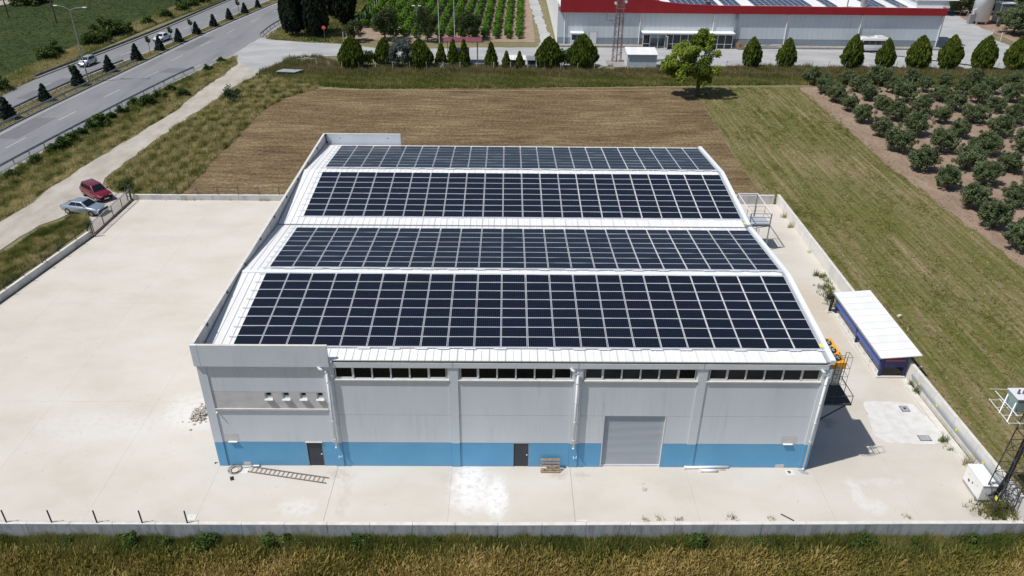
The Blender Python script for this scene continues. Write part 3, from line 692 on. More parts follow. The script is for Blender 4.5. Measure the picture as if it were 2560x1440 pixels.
# doors, shutter
for (x0, x1, z0, z1) in (D1, D2):
    P('door', MB().box(x0+.03, YF+.03, .05, x1-.03, YF+.08, z1-.03), m_door)
    P('door_frame', MB().box(x0, YF-.005, .05, x0+.029, YF+.1, z1).box(x1-.029, YF-.005, .05, x1, YF+.1, z1).box(x0+.03, YF-.005, z1-.029, x1-.03, YF+.1, z1), m_gutter)
    P('door_handle', MB().box(x1-.16, YF-.03, 1.02, x1-.08, YF+.03, 1.06), m_alu)
P('door_canopy_strip', MB().box(5.74, -.02, 2.03, 6.8, .05, 2.07), m_walltop)
mb = MB(); nsl = 44; zt = 4.24; zb = .06; dz = (zt-zb)/nsl
for k in range(nsl):
    z = zb+k*dz
    mb.add([(SH[0], .175, z), (SH[1], .175, z), (SH[1], .145, z+dz*.5), (SH[0], .145, z+dz*.5)], [(0, 1, 2, 3)])
    mb.add([(SH[0], .145, z+dz*.5), (SH[1], .145, z+dz*.5), (SH[1], .175, z+dz), (SH[0], .175, z+dz)], [(0, 1, 2, 3)])
s_ = P('roller_shutter', mb, m_shut)
P('shutter_bottom_bar', MB().box(SH[0]+.02, .11, .05, SH[1]-.02, .18, .2), m_alu)
P('shutter_guide', MB().box(SH[0]-.005, YF-.012, .05, SH[0]+.05, .14, 4.24), m_frame)
P('shutter_guide', MB().box(SH[1]-.05, YF-.012, .05, SH[1]+.005, .14, 4.24), m_frame)
P('inner_wall', MB().box(.4, .34, -.3, W-.4, .40, 8.2), m_black)
# wall lamps and repaired plaster patches
P('plaster_patch', MB().box(.72, YF-.004, 2.12, 1.62, YF+.01, 2.72), m_plaster)
P('plaster_patch', MB().box(35.9, YF-.004, 2.12, 36.95, YF+.01, 2.72), m_plaster)
P('wall_lamp', MB().box(.9, -.06, 2.06, 1.45, YF, 2.10), m_white)
P('wall_lamp', MB().box(36.1, -.06, 2.06, 36.7, YF, 2.10), m_white)
for i, xx in enumerate((7.78, 22.78)):
    P('wall_tap', MB().path([(xx, 0, .98), (xx, -.14, .98), (xx+.02, -.16, .86)], .018, 5).path([(xx+.2, 0, .98), (xx+.2, -.14, .98)], .018, 5).tube((xx, -.14, .98), (xx+.2, -.14, .98), .015, 5), m_frame)
P('wall_fitting', MB().tube((.62, YF, 4.52), (.62, -.12, 4.46), .05, 8), m_white)
P('scuff_mark', MB().box(1.55, YF-.004, .10, 2.0, YF+.002, .36), m_plaster)
P('scuff_mark', MB().box(35.95, YF-.004, .06, 36.5, YF+.002, .34), m_plaster)
# downpipes
def downpipe(x, zb, drop=True):
    mb = MB().path([(x-.42, -.12, 8.0), (x-.42, -.17, 7.98), (x-.1, -.15, 7.72), (x, -.13, 7.62), (x, -.13, zb+.1)], .075, 10)
    mb.path([(x, -.13, zb+.1), (x, -.2, zb)], .075, 10)
    for z in (2.4, 3.9, 5.4, 6.9):
        if z > zb: mb.tube((x, -.13, z), (x, -.13, z+.08), .09, 10)
    P('downpipe', mb, m_pvc, True)
downpipe(7.72, 1.75); downpipe(22.74, 1.75); downpipe(37.72, .1)
# parapets
def par(mb, lab='parapet_panel', m=m_grey): return P(lab, mb, m)
par(MB().box(-.06, -.13, 8.03, .34, .04, 9.53), m=m_grey)
par(MB().box(.36, -.13, 8.03, 7.92, .04, 9.49, 0).box(.36, -.13, 9.49, 7.92, .04, 9.53, 1), m=[m_grey, m_walltop])
ypar = [.05, 2.3, 6.2, 10.1, 14.0, 17.9, 21.8, 25.7, 29.6, 33.5, 37.5]
for a, b in zip(ypar, ypar[1:]):
    par(MB().box(-.06, a+.012, 7.9, .14, b-.012, 9.50, 0).box(-.06, a+.012, 9.50, .14, b-.012, 9.53, 1), m=[m_wallc, m_walltop])
    P('panel_bracket', MB().box(-.1, b-.08, 9.33, .22, b+.08, 9.47), m_dsteel)
par(MB().box(.16, 37.35, 7.9, 7.7, 37.52, 9.50, 0).box(.16, 37.35, 9.50, 7.7, 37.52, 9.53, 1), m=[m_grey, m_walltop])
P('panel_bracket', MB().box(.15, 37.2, 9.35, .32, 37.34, 9.5).box(.3, 37.1, 8.6, .4, 37.34, 8.72).tube((.24, 37.28, 8.6), (.24, 37.28, 9.4), .04, 6), m_dsteel)
for xx in (1.6, 6.4): P('panel_socket', MB().box(xx-.05, 37.335, 9.05, xx+.05, 37.35, 9.12), m_black)
# side and rear walls
for k in range(10):
    y0, y1 = .5+k*3.64, .5+(k+1)*3.64
    P('side_wall_panel', MB().box(0.02, y0+.012, 2.05, .25, y1-.012, 7.9, 0).box(.02, y0+.012, -.3, .25, y1-.012, 2.05, 1), [m_grey, m_blue])
    P('side_wall_panel', MB().box(W-.25, y0+.012, 2.05, W-.02, y1-.012, 8.35, 0).box(W-.25, y0+.012, -.3, W-.02, y1-.012, 2.05, 1), [m_grey, m_blue])
P('rear_wall', MB().box(.0, 36.9, 2.05, W, 37.1, 8.4, 0).box(.0, 36.9, -.3, W, 37.1, 2.05, 1), [m_grey, m_blue])
# roof slopes: (y_low, y_high, z_low, z_high)
KS = .088
R1 = (-.04, 9.22); R2 = (18.32, 9.22); R3 = (18.42, 28.0); R4 = (36.98, 28.0)
ZE = 8.49
def zroof(y, r): return ZE+abs(y-r[0])*(9.31-ZE)/abs(r[1]-r[0])
def roof_sheets(r, x0, x1, n, dzz=0.0):
    y0, y1 = r; wdt = (x1-x0)/n; s = 1 if y1 > y0 else -1
    z0, z1 = ZE+dzz, 9.31+dzz
    def prof():  # cross profile of a sandwich sheet with ribs at the joint and mid width
        g = .012
        return [(g, .0), (g, .036), (.032, .036), (.036, .0), (wdt*.5-.020, 0), (wdt*.5-.018, .034), (wdt*.5+.018, .034), (wdt*.5+.020, 0), (wdt-g, 0)]
    pr = prof(); v = []; f = []
    yy1 = y1-s*.012
    for (yy, zz) in ((y0, z0), (yy1, z1)):
        v += [(x, yy, zz+h) for x, h in pr]+[(wdt-.004, yy, zz-.07), (.004, yy, zz-.07)]
    m = len(pr)+2
    for i in range(m): f.append((i, (i+1) % m, m+(i+1) % m, m+i))
    f += [tuple(range(m))[::-1], tuple(range(m, 2*m))]
    me = bpy.data.meshes.new('roof_sheet'); me.from_pydata(v, [], f); me.materials.append(m_roof)
    bm = bmesh.new(); bm.from_mesh(me); bmesh.ops.recalc_face_normals(bm, faces=bm.faces); bm.to_mesh(me); bm.free()
    for i in range(n): link('roof_sheet', me, wh, (x0+i*wdt, 0, 0))
for r in (R1, R2, R3, R4): roof_sheets(r, .2, 37.5, 39, .06 if r is R3 else 0)
for y in (9.22, 28.0):
    P('ridge_cap', MB().hexa([(.2, y-.16, 9.325), (37.5, y-.16, 9.325), (37.5, y, 9.34), (.2, y, 9.34), (.2, y-.16, 9.34), (37.5, y-.16, 9.34), (37.5, y, 9.358), (.2, y, 9.358)]).hexa([(.2, y+.001, 9.34), (37.5, y+.001, 9.34), (37.5, y+.16, 9.325), (.2, y+.16, 9.325), (.2, y+.001, 9.358), (37.5, y+.001, 9.358), (37.5, y+.16, 9.34), (.2, y+.16, 9.34)]), m_trim)
P('valley_gutter', MB().box(.2, 18.2, 8.3, 37.8, 18.55, 8.38), m_dsteel)
P('eaves_gutter', MB().box(7.95, .08, 8.29, 37.55, .3, 8.40), m_dsteel)
P('gutter_end', MB().box(37.6, -.04, 8.3, 37.85, .1, 8.40).tube((8.06, -.12, 8.38), (8.06, .02, 8.38), .06, 8), m_white)
# right verge: shallow trough and raised white capping following the gables
def verge(x0, x1, dz0, dz1, name, m):
    ys = [(-.06, ZE), (9.22, 9.31), (18.35, ZE), (28.0, 9.31), (37.0, ZE)]
    mb = MB()
    for (ya, za), (yb, zb) in zip(ys, ys[1:]):
        e = .01
        mb.hexa([(x0, ya+e, za+dz0), (x1, ya+e, za+dz0), (x1, yb-e, zb+dz0), (x0, yb-e, zb+dz0), (x0, ya+e, za+dz1), (x1, ya+e, za+dz1), (x1, yb-e, zb+dz1), (x0, yb-e, zb+dz1)])
    P(name, mb, m)
verge(37.505, 37.72, -.05, .03, 'verge_trough', m_gutter)
verge(37.72, 38.02, -.15, .16, 'verge_capping', m_trim)
P('valley_outlet', MB().box(37.5, 18.22, 8.45, 38.06, 18.5, 8.72), m_gsteel)
P('warning_sticker', MB().box(37.53, 1.3, 8.66, 37.7, 2.0, 8.675), m_signy)
P('warning_sticker', MB().box(37.52, 18.7, 8.63, 37.68, 19.0, 8.65), m_signy)
for u in (667, 776):
    x, y = ground(u, 862, 8.95)
    P('red_tie_strap', MB().box(x-.06, .72, 8.66, x+.06, .80, 9.0), m_orange)

# ------------------------------------------------------------------ SOLAR ARRAYS
m_cells = bpy.data.materials.new('solar_cells'); m_cells.use_nodes = True
def cells(m, w, d, nx=12, ny=6):
    nt = m.node_tree; L = nt.links; b = nt.nodes['Principled BSDF']
    tc = nt.nodes.new("ShaderNodeTexCoord"); sp = nt.nodes.new("ShaderNodeSeparateXYZ"); L.new(tc.outputs['Object'], sp.inputs[0])
    def line(out, n, size, th):
        a = nt.nodes.new("ShaderNodeMath"); a.operation = 'MULTIPLY'; a.inputs[1].default_value = n/size; L.new(out, a.inputs[0])
        fr = nt.nodes.new("ShaderNodeMath"); fr.operation = 'FRACT'; L.new(a.outputs[0], fr.inputs[0])
        s = nt.nodes.new("ShaderNodeMath"); s.operation = 'SUBTRACT'; s.inputs[1].default_value = .5; L.new(fr.outputs[0], s.inputs[0])
        ab = nt.nodes.new("ShaderNodeMath"); ab.operation = 'ABSOLUTE'; L.new(s.outputs[0], ab.inputs[0])
        g = nt.nodes.new("ShaderNodeMath"); g.operation = 'GREATER_THAN'; g.inputs[1].default_value = .5-th*n/size; L.new(ab.outputs[0], g.inputs[0]); return g.outputs[0]
    lx = line(sp.outputs[0], nx, w, .0055); ly = line(sp.outputs[1], ny, d, .005)
    mx = nt.nodes.new("ShaderNodeMath"); mx.operation = 'MAXIMUM'; L.new(lx, mx.inputs[0]); L.new(ly, mx.inputs[1])
    oi = nt.nodes.new("ShaderNodeObjectInfo")
    c = _ramp(nt, oi.outputs['Random'], [(.003, .005, .013), (.003, .006, .013), (.004, .005, .015), (.003, .007, .014), (.003, .005, .017), (.003, .005, .012), (.003, .006, .015)])
    mc = nt.nodes.new("ShaderNodeMix"); mc.data_type = 'RGBA'; L.new(mx.outputs[0], mc.inputs[0]); L.new(c, mc.inputs[6]); mc.inputs[7].default_value = (.045, .055, .07, 1)
    L.new(mc.outputs[2], b.inputs['Base Color'])
    b.inputs['Roughness'].default_value = .10; b.inputs['Specular IOR Level'].default_value = .28
PWX, PDY = 1.56, .955
cells(m_cells, PWX-.042, PDY-.042)
def panel_mesh(wd, dp, name='solar_panel'):
    mb = MB(); f = .021; h = .04
    mb.box(0, 0, 0, wd, dp, h-.006, 0)
    ring = [(0, 0), (wd, 0), (wd, dp), (0, dp)]; inn = [(f, f), (wd-f, f), (wd-f, dp-f), (f, dp-f)]
    v = [(x, y, h) for x, y in ring]+[(x, y, h) for x, y in inn]+[(x, y, h-.004) for x, y in inn]+[(x, y, h-.006) for x, y in ring]
    mb.add(v, [(0, 1, 5, 4), (1, 2, 6, 5), (2, 3, 7, 6), (3, 0, 4, 7), (12, 13, 1, 0), (13, 14, 2, 1), (14, 15, 3, 2), (15, 12, 0, 3)], 0)
    mb.add(v, [(8, 9, 10, 11)], 1)
    mb.v = [(x-wd/2, y-dp/2, z) for x, y, z in mb.v]
    return mb.mesh(name, [m_alu, m_cells])
PM = panel_mesh(PWX, PDY)
def array(yl, yh, r, lab):
    "22 x 8 modules on one roof slope; yl = row nearest the eaves"
    s = 1 if yh > yl else -1
    ang = math.atan2((9.31-ZE), abs(r[1]-r[0]))*s
    t = thing('solar_array', lab, 'solar array', (1.95, yl, zroof(yl, r)+.12), 0, 'solar arrays on the warehouse roof')
    L = abs(yh-yl)/math.cos(ang); pitch = L/8; px_ = 35.55/22
    t.rotation_euler = (ang, 0, 0)
    for i in range(22):
        jx = random.uniform(-.004, .004)
        for j in range(8):
            o = link('solar_panel', PM, t, (px_*(i+.5)+jx, s*pitch*(j+.5), random.uniform(0, .008)), (random.uniform(-.012, .012), random.uniform(-.010, .010), 0))
    rail = MB().box(-.5, -.022, -.05, 35.6, .022, -.002).mesh('mounting_rail', m_alu)
    for j in range(9): link('mounting_rail', rail, t, (0, s*pitch*j, 0))
    plate = MB().box(-.38, -.045, -.055, .38, .045, -.03).mesh('clamp_plate', m_alu)
    near = 0 if s > 0 else s*pitch*8
    edge = -.07 if s > 0 else s*pitch*8-.07
    for i in range(22):
        if i % 7 != 3: link('clamp_plate', plate, t, (px_*(i+1)-.05+random.uniform(-.25, .25), edge, 0))
    return t
array(1.03, 8.80, R1, 'nearest solar array, darkest blocks above the front facade')
array(17.42, 9.70, R2, 'second solar array from the front, bluish, sloping back to the roof valley')
array(19.52, 27.40, R3, 'third solar array from the front, dark, just behind the roof valley')
array(36.12, 28.62, R4, 'farthest solar array, thin bluish strip at the back of the warehouse roof')

# ------------------------------------------------------------------ things fixed to right side
ch = thing('rooftop_chiller', 'yellow chiller with three black fans on a bracket at the warehouse corner', 'chiller', (38.1, .75, 0))
bevel(MB().box(.03, 0, 7.45, 1.05, 2.7, 7.92).obj('housing', m_yellow, ch), .03, 2)
for k in range(3):
    y = .5+k*.82
    MB().tube((.5, y, 7.92), (.5, y, 8.02), .33, 20).obj('fan_cowl', m_black, ch)
    mb = MB()
    for q in range(5):
        a = q*2*math.pi/5; mb.hexa([(.5+math.cos(a)*.05, y+math.sin(a)*.05, 8.025), (.5+math.cos(a)*.28, y+math.sin(a)*.28, 8.025), (.5+math.cos(a+.5)*.28, y+math.sin(a+.5)*.28, 8.035), (.5+math.cos(a+.5)*.05, y+math.sin(a+.5)*.05, 8.035)]*1+[(.5+math.cos(a)*.05, y+math.sin(a)*.05, 8.03), (.5+math.cos(a)*.28, y+math.sin(a)*.28, 8.03), (.5+math.cos(a+.5)*.28, y+math.sin(a+.5)*.28, 8.04), (.5+math.cos(a+.5)*.05, y+math.sin(a+.5)*.05, 8.04)])
    mb.obj('fan_blades', m_gutter, ch)
MB().box(.05, .1, 6.3, .95, 2.6, 7.44).obj('coil_cabinet', m_white, ch)
MB().box(.1, .1, 6.15, 1.0, 2.6, 6.29).obj('support_bracket', m_gsteel, ch)
# caged ladder
cl = thing('caged_ladder', 'thin black caged ladder at the right corner of the warehouse', 'ladder', (38.35, .45, 0))
for x in (0, .42): MB().tube((x, 0, 5.1), (x, 0, 8.9), .02, 5).obj('ladder_rail', m_dsteel, cl)
rung = MB().tube((0, 0, 0), (.42, 0, 0), .014, 5).mesh('rung', m_dsteel)
for k in range(13): link('rung', rung, cl, (0, 0, 5.3+k*.28))
for z in (6.9, 7.5, 8.1, 8.9): MB().path([(0, 0, z), (-.05, -.55, z), (.6, -.55, z), (.6, 0, z), (.42, 0, z)], .014, 5).obj('cage_hoop', m_dsteel, cl)
for (x, y) in ((-.05, -.55), (.6, -.55), (.6, 0), (.28, -.55)): MB().tube((x, y, 6.9), (x, y, 8.9), .012, 5).obj('cage_bar', m_dsteel, cl)
# balcony
bl = thing('steel_balcony', 'dark steel platform with low railing on the right side of the warehouse', 'balcony', (38.02, .42, 5.0))
MB().box(0, 0, -.1, 1.95, 3.6, 0).obj('deck', m_dsteel, bl)
for (x, y) in ((1.92, .03), (1.92, 1.2), (1.92, 2.4), (1.92, 3.57), (.7, .03), (.05, .03)): MB().tube((x, y, 0), (x, y, .62), .022, 5).obj('railing_post', m_dsteel, bl)
for z in (.62,): MB().path([(.02, .03, z), (1.92, .03, z), (1.92, 3.57, z)], .025, 5).obj('handrail', m_dsteel, bl)
MB().tube((1.7, .1, -.1), (0, .1, -1.5), .05, 6).obj('brace', m_dsteel, bl); MB().tube((1.7, 3.4, -.1), (0, 3.4, -1.5), .05, 6).obj('brace', m_dsteel, bl)
# far frame and platform
def frame_tower():
    t = thing('steel_access_tower', 'grey steel frame with a railed platform beside the roof valley', 'steel platform', (42.15, 30.9, .04))
    z = 2.8
    for (x, y) in ((.05, 0), (2.05, 0), (.05, 4.9), (2.05, 4.9)): MB().box(x-.05, y-.05, 0, x+.05, y+.05, z+1.2).obj('column', m_gsteel, t)
    for q in (.40, .80, 1.2): MB().box(.1, -.03, z+q-.04, 2.0, .03, z+q).obj('guard_rail', m_gsteel, t)
    MB().box(.0, -.06, z-.16, 2.1, 2.0, z-.04).obj('platform_edge', m_dsteel, t)
    MB().box(.05, .0, z-.04, 2.05, 1.95, z).obj('platform_deck', m_galv0, t)
    for (a, b) in (((.05, 0, z+1.2), (.05, 4.9, z+1.2)), ((2.05, 0, z+1.2), (2.05, 4.9, z+1.2)), ((.05, 4.9, z+1.2), (2.05, 4.9, z+1.2)), ((.05, 4.9, z+1.05), (2.05, 4.9, z+1.05))): MB().tube(a, b, .05, 4).obj('frame_beam', m_alu, t)
    for q in (.6, 1.1): MB().path([(.3, 1.95, z+q), (2.0, 1.95, z+q), (2.0, .1, z+q)], .02, 5).obj('guard_rail', m_gsteel, t)
    for (x, y) in ((.3, 1.95), (1.1, 1.95), (2.0, 1.95)): MB().tube((x, y, z), (x, y, z+1.1), .025, 5).obj('guard_post', m_gsteel, t)
m_galv0 = mat('pale_galvanised_deck', [(.34, .38, .43), (.42, .46, .50)], 3, rough=.6)
frame_tower()
st = thing('caged_ladder', 'small dark caged ladder below the railed platform by the roof valley', 'ladder', (42.5, 30.2, .04))
for x in (0, .42): MB().tube((x, .5, 0), (x, .5, 2.9), .025, 5).obj('ladder_rail', m_dsteel, st)
for k in range(9): MB().tube((0, .5, .3+k*.3), (.42, .5, .3+k*.3), .015, 4).obj('rung', m_dsteel, st)
for z in (1.2, 1.9, 2.6): MB().path([(0, .5, z), (-.1, .1, z), (.1, -.15, z), (.35, -.15, z), (.55, .1, z), (.42, .5, z)], .016, 4).obj('cage_hoop', m_dsteel, st)
for (x, y) in ((-.1, .1), (.1, -.15), (.35, -.15), (.55, .1)): MB().tube((x, y, 1.2), (x, y, 2.6), .014, 4).obj('cage_bar', m_dsteel, st)

# ------------------------------------------------------------------ BLUE SHED
shd = thing('blue_shed', 'open blue shed with white ribbed roof standing against the right wall', 'shed', (46.45, 9.65, 0))
def SP(n, mb, m, **k): return mb.obj(n, m, shd, **k)
SP('base_slab', MB().box(.12, .12, .04, 2.3, 9.4, .20), m_walltop)
for k in range(10):
    y0 = .0+k*.97; a, b_ = 1.98, 2.24
    SP('roof_sheet', MB().hexa([(0, y0+.005, a-.05), (3.05, y0+.005, b_-.05), (3.05, y0+.965, b_-.05), (0, y0+.965, a-.05), (0, y0+.005, a), (3.05, y0+.005, b_), (3.05, y0+.965, b_), (0, y0+.965, a)]).hexa([(0, y0+.006, a), (3.05, y0+.006, b_), (3.05, y0+.03, b_), (0, y0+.03, a), (0, y0+.006, a+.012), (3.05, y0+.006, b_+.012), (3.05, y0+.03, b_+.012), (0, y0+.03, a+.012)]), m_roof)
SP('gutter', MB().box(-.10, 0, 1.90, -.01, 9.7, 1.98), m_gsteel)
for (x, y) in ((.36, .30), (.36, 4.8), (.36, 9.3), (2.15, .30), (2.15, 4.8), (2.15, 9.3)):
    SP('post', MB().box(x-.08, y-.08, .2, x+.08, y+.08, 1.92+x*.06), m_navy_shaded)
SP('header_beam', MB().box(.26, .4, 1.62, .32, 9.3, 1.93), m_navy_shaded)
for k in range(2): SP('side_panel', MB().box(.22, .42+k*4.5, .98, .27, 4.7+k*4.5, 1.6), m_royal)
SP('end_panel', MB().box(.45, .20, 1.02, 2.06, .25, 1.97), m_navy_shaded)
SP('orange_band', MB().box(.5, .175, 1.58, 2.02, .199, 1.74), m_orange)
SP('back_panel', MB().box(2.18, .4, .22, 2.22, 9.3, 2.0), m_glass2)
for k in range(8): SP('mesh_stanchion', MB().tube((.32, .9+k*1.07, .20), (.38, 1.0+k*1.07, .98), .016, 4), m_gsteel)
for k in range(2): SP('glass_panel', MB().box(.45, .45+k*4.5, .5, .455, 4.7+k*4.5, .95), m_glass2)
SP('end_glass', MB().box(.46, .26, .22, 2.05, .265, 1.01), m_glassd)
SP('stored_machine', MB().box(.9, 3.6, .20, 1.8, 5.6, .9), m_gutter); SP('stored_box', MB().box(.9, .8, .20, 1.7, 1.9, .6), m_gutter)
SP('stored_drum', MB().tube((.9, 6.8, .20), (.9, 6.8, .7), .28, 12), m_rust)
# bent black tube at the far end of the shed
bt = thing('bent_black_tube', 'bent black tube standing on a low block at the far end of the blue shed', 'exhaust pipe', (46.42, 19.25, 0)); bt.scale = (.8, .8, .8)
mb = MB(); pts = [(0, 0, .25), (0.02, 0, .8), (.04, .02, 1.35), (.03, .05, 1.75), (-.06, .08, 2.02), (-.22, .1, 2.1)]
for i, (a, b) in enumerate(zip(pts, pts[1:])): mb.tube(a, b, .15+.02*i, 10, 0, .17+.02*i)
mb.obj('tube_body', m_black, bt, True)
MB().tube((-.36, .12, 1.72), (-.36, .12, 2.14), .24, 14).obj('round_hood', m_black, bt)
MB().box(-.3, -.2, .045, .3, .25, .25).obj('block', m_walltop, bt)

# ------------------------------------------------------------------ ELECTRIC CABINET + PYLON
cb = thing('electric_cabinet', 'white metal electric cabinet with yellow warning stickers in the right corner', 'electric cabinet', (47.55, -2.95, .05), -.02)
MB().box(.03, .03, 0, .85, 1.85, .22).obj('plinth', m_gutter, cb)
bevel(MB().box(0, 0, .22, .88, 1.88, 1.38).obj('cabinet_body', m_white, cb), .015, 2)
bevel(MB().box(-.04, -.04, 1.385, .92, 1.92, 1.43).obj('cabinet_roof', m_white, cb), .01, 1)
for k in range(2): MB().box(-.012, .04+k*.92, .26, -.001, .92+k*.92, 1.34).obj('cabinet_door', m_white, cb)
for (y, z) in ((.45, 1.0), (1.45, 1.02)):
    MB().add([(-.014, y-.09, z-.09), (-.014, y+.09, z-.09), (-.014, y, z+.11), (-.020, y-.09, z-.09), (-.020, y+.09, z-.09), (-.020, y, z+.11)], [(0, 1, 2), (3, 5, 4), (0, 3, 4, 1), (1, 4, 5, 2), (2, 5, 3, 0)]).obj('warning_sticker', m_signy, cb)
MB().box(-.03, .88, .72, -.012, .98, .80).obj('door_lock', m_black, cb)
MB().tube((-.013, 1.3, .62), (-.018, 1.3, .62), .11, 10).obj('rust_mark', m_rust, cb)
py = thing('transformer_pylon', 'dark lattice pylon carrying a transformer and crossarms in the right corner', 'pylon', (48.1, -3.7, 0))
def lattice(t, c, w0, w1, h, nseg, rl, rb, m, mi=None, names=('leg', 'lattice_brace')):
    cs = [(-1, -1), (1, -1), (1, 1), (-1, 1)]
    for sx, sy in cs: MB().tube((c[0]+sx*w0, c[1]+sy*w0, 0), (c[0]+sx*w1, c[1]+sy*w1, h), rl, 4).obj(names[0], m, t)
    for k in range(nseg):
        z0, z1 = h*k/nseg, h*(k+1)/nseg; a = w0+(w1-w0)*k/nseg; b = w0+(w1-w0)*(k+1)/nseg
        for q in range(4):
            (x0, y0), (x1, y1) = cs[q], cs[(q+1) % 4]
            mb = MB().tube((c[0]+x0*a, c[1]+y0*a, z0), (c[0]+x1*b, c[1]+y1*b, z1), rb, 4)
            if k % 2: mb = MB().tube((c[0]+x1*a, c[1]+y1*a, z0), (c[0]+x0*b, c[1]+y0*b, z1), rb, 4)
            mb.tube((c[0]+x0*b, c[1]+y0*b, z1), (c[0]+x1*b, c[1]+y1*b, z1), rb, 4)
            mb.obj(names[1], m, t)
lattice(py, (.35, .25), .62, .3, 12.0, 14, .045, .02, m_dsteel)
# cable ducts running down the pylon
for dx in (0, .12, .24): MB().path([(-.1+dx, .9, .5), (.1+dx, .5, 1.0), (.2+dx, .3, 3), (.25+dx, .25, 10)], .045, 6).obj('cable', m_black, py)
MB().tube((-.05, 1.2, .35), (.15, .6, 1.1), .05, 6).obj('cable', m_rust, py)
MB().box(-.36, -.38, 1.35, -.34, -.18, 1.6).obj('warning_plate', m_signy, py)
# transformer platform at about seven metres
m_galv = mat('dull_galvanised', [(.42, .43, .43), (.52, .53, .52)], 4, rough=.6)
tf = thing('transformer', 'grey green transformer box on a pale steel frame on the pylon', 'transformer', (48.5, -3.1, 7.0))
bevel(MB().box(-.95, .3, .05, 0.0, 1.3, .95).obj('tank', mat('transformer_green', [(.22, .30, .29), (.27, .35, .33)], 2, rough=.6), tf), .04, 2)
MB().box(-1.0, .25, .95, .05, 1.35, 1.0).obj('tank_lid', m_alu, tf)
for k in range(3): MB().tube((-.7+k*.3, .8, 1.0), (-.7+k*.3, .8, 1.3), .07, 8, 0, .05).obj('insulator', m_rust, tf)
for y in (-.6, .1, .8, 1.5): MB().tube((-1.7, y, 0), (.6, y, 0), .03, 4).obj('frame_bar', m_galv, tf)
for x in (-1.7, -1.1): MB().tube((x, -.7, 0), (x+.1, 1.6, 0), .04, 4).obj('frame_bar', m_galv, tf)
for y in (-.3, .5): MB().tube((-1.75, y-.2, .0), (-1.1, y+.5, .8), .03, 4).obj('fuse_arm', m_alu, tf)
MB().tube((-1.35, -.6, .5), (-1.35, 1.7, .5), .03, 4).obj('fuse_bar', m_alu, tf)
MB().tube((-1.6, 1.9, .5), (.6, 1.8, .5), .02, 4).obj('fuse_bar', m_walltop, tf)

# ------------------------------------------------------------------ small things on the yard
m_lad = mat('weathered_ladder', [(.16, .14, .125), (.22, .2, .18)], 4, rough=.7)
ld = thing('fallen_ladder', 'long grey ladder lying flat in front of the warehouse door', 'ladder', (1.95, -.55, .05), math.atan2(-1.0, 5.2))
for y in (0, .46): MB().box(0, y-.025, 0, 5.3, y+.025, .07).obj('ladder_rail', m_lad, ld)
rg = MB().tube((0, .03, .04), (.0, .43, .04), .018, 5).mesh('rung', m_lad)
for k in range(17): link('rung', rg, ld, (.2+k*.3, 0, 0))
plt = thing('wooden_pallet', 'weathered wooden pallet leaning on the blue wall beside the second door', 'pallet', (20.68, -.42, .05))
plt.rotation_euler = (math.radians(68), 0, 0)
def pb(n, mb): return bevel(mb.obj(n, m_wood, plt), .006, 1)
for z0 in (0, .112):
    for y in ((0, .12), (.19, .28), (.38, .5), (.58, .67), (.78, .9)) if z0 else ((0, .12), (.38, .5), (.78, .9)):
        pb('plank', MB().box(random.uniform(0, .01), y[0], z0+random.uniform(0, .004), 1.24+random.uniform(0, .015), y[1], z0+.02))
for x in (0.01, .57, 1.12):
    for y in (.01, .39, .79): pb('block', MB().box(x, y, .021, x+.11, y+.1, .111))
for x0, y0, x1, y1, r, lab in ((30.02, -.06, 32.9, -.0, .09, 'long white plastic pipe lying against the blue wall'), (31.05, -.34, 32.1, -.36, .085, 'short thick white pipe lying in front of the long pipe'), (31.0, -.19, 32.65, -.20, .04, 'thin grey pipe between the two white pipes')):
    t = thing('plastic_pipe', lab, 'pipe', (x0, y0, .05+r)); L_ = math.hypot(x1-x0, y1-y0)
    MB().tube((0, 0, 0), (x1-x0, y1-y0, 0), r, 12).obj('pipe_body', m_pvc, t, True)
    MB().tube((-.02, 0, 0), (.1, 0, 0), r*1.18, 12).obj('pipe_socket', m_pvc, t)
t = thing('cable_coil', 'loose coil of black cable on the ground near the left corner of the warehouse', 'cable', (1.12, -.36, .06))
mb = MB()
for k in range(5):
    r = .24+.05*k; c = (random.uniform(-.05, .05), random.uniform(-.04, .04))
    mb.path([(c[0]+math.cos(a)*r, c[1]+math.sin(a)*r, .012*k) for a in np.linspace(0, 6.28, 20)], .013, 4)
mb.obj('cable_loops', m_dsteel, t); MB().path([(.3, .1, .01), (.7, .22, .01), (1.0, .27, .01)], .013, 4).obj('cable_end', m_dsteel, t)
def cover(x0, y0, x1, y1, lab, m, stain=None):
    t = thing('inspection_cover', lab, 'manhole cover', (x0, y0, .045))
    bevel(MB().box(0, 0, 0, x1-x0, y1-y0, .02).obj('cover_plate', m, t), .006, 1)
    MB().box((x1-x0)/2-.06, (y1-y0)/2-.01, .021, (x1-x0)/2+.06, (y1-y0)/2+.01, .03).obj('lifting_slot', m_gutter, t)
    if stain: MB().prism([(.08, .4), (.25, .45), (.33, .33), (.26, .2), (.15, .15), (.12, .28)], .021, .024).obj('rust_stain', m_rust, t)
cover(1.35, -.72, 1.98, -.22, 'cream inspection cover beside the black cable coil', m_patch)
cover(36.55, -.68, 37.07, -.15, 'cream inspection cover with rust stain at the right corner', m_patch, True)
cover(-.55, -4.62, .0, -4.15, 'cream inspection cover at the last fence post of the front wall', m_patch)
cover(43.9, 38.2, 44.8, 39.1, 'pale inspection cover at the far right corner of the yard', m_patch)
t = thing('roll_of_foil', 'short white roll lying at the wall above the end of the ladder', 'roll', (2.2, -.05, .11))
MB().tube((0, 0, 0), (.36, 0, 0), .06, 10).obj('roll_body', m_pvc, t); MB().tube((.361, 0, 0), (.42, 0, 0), .055, 10).obj('roll_core', m_black, t)
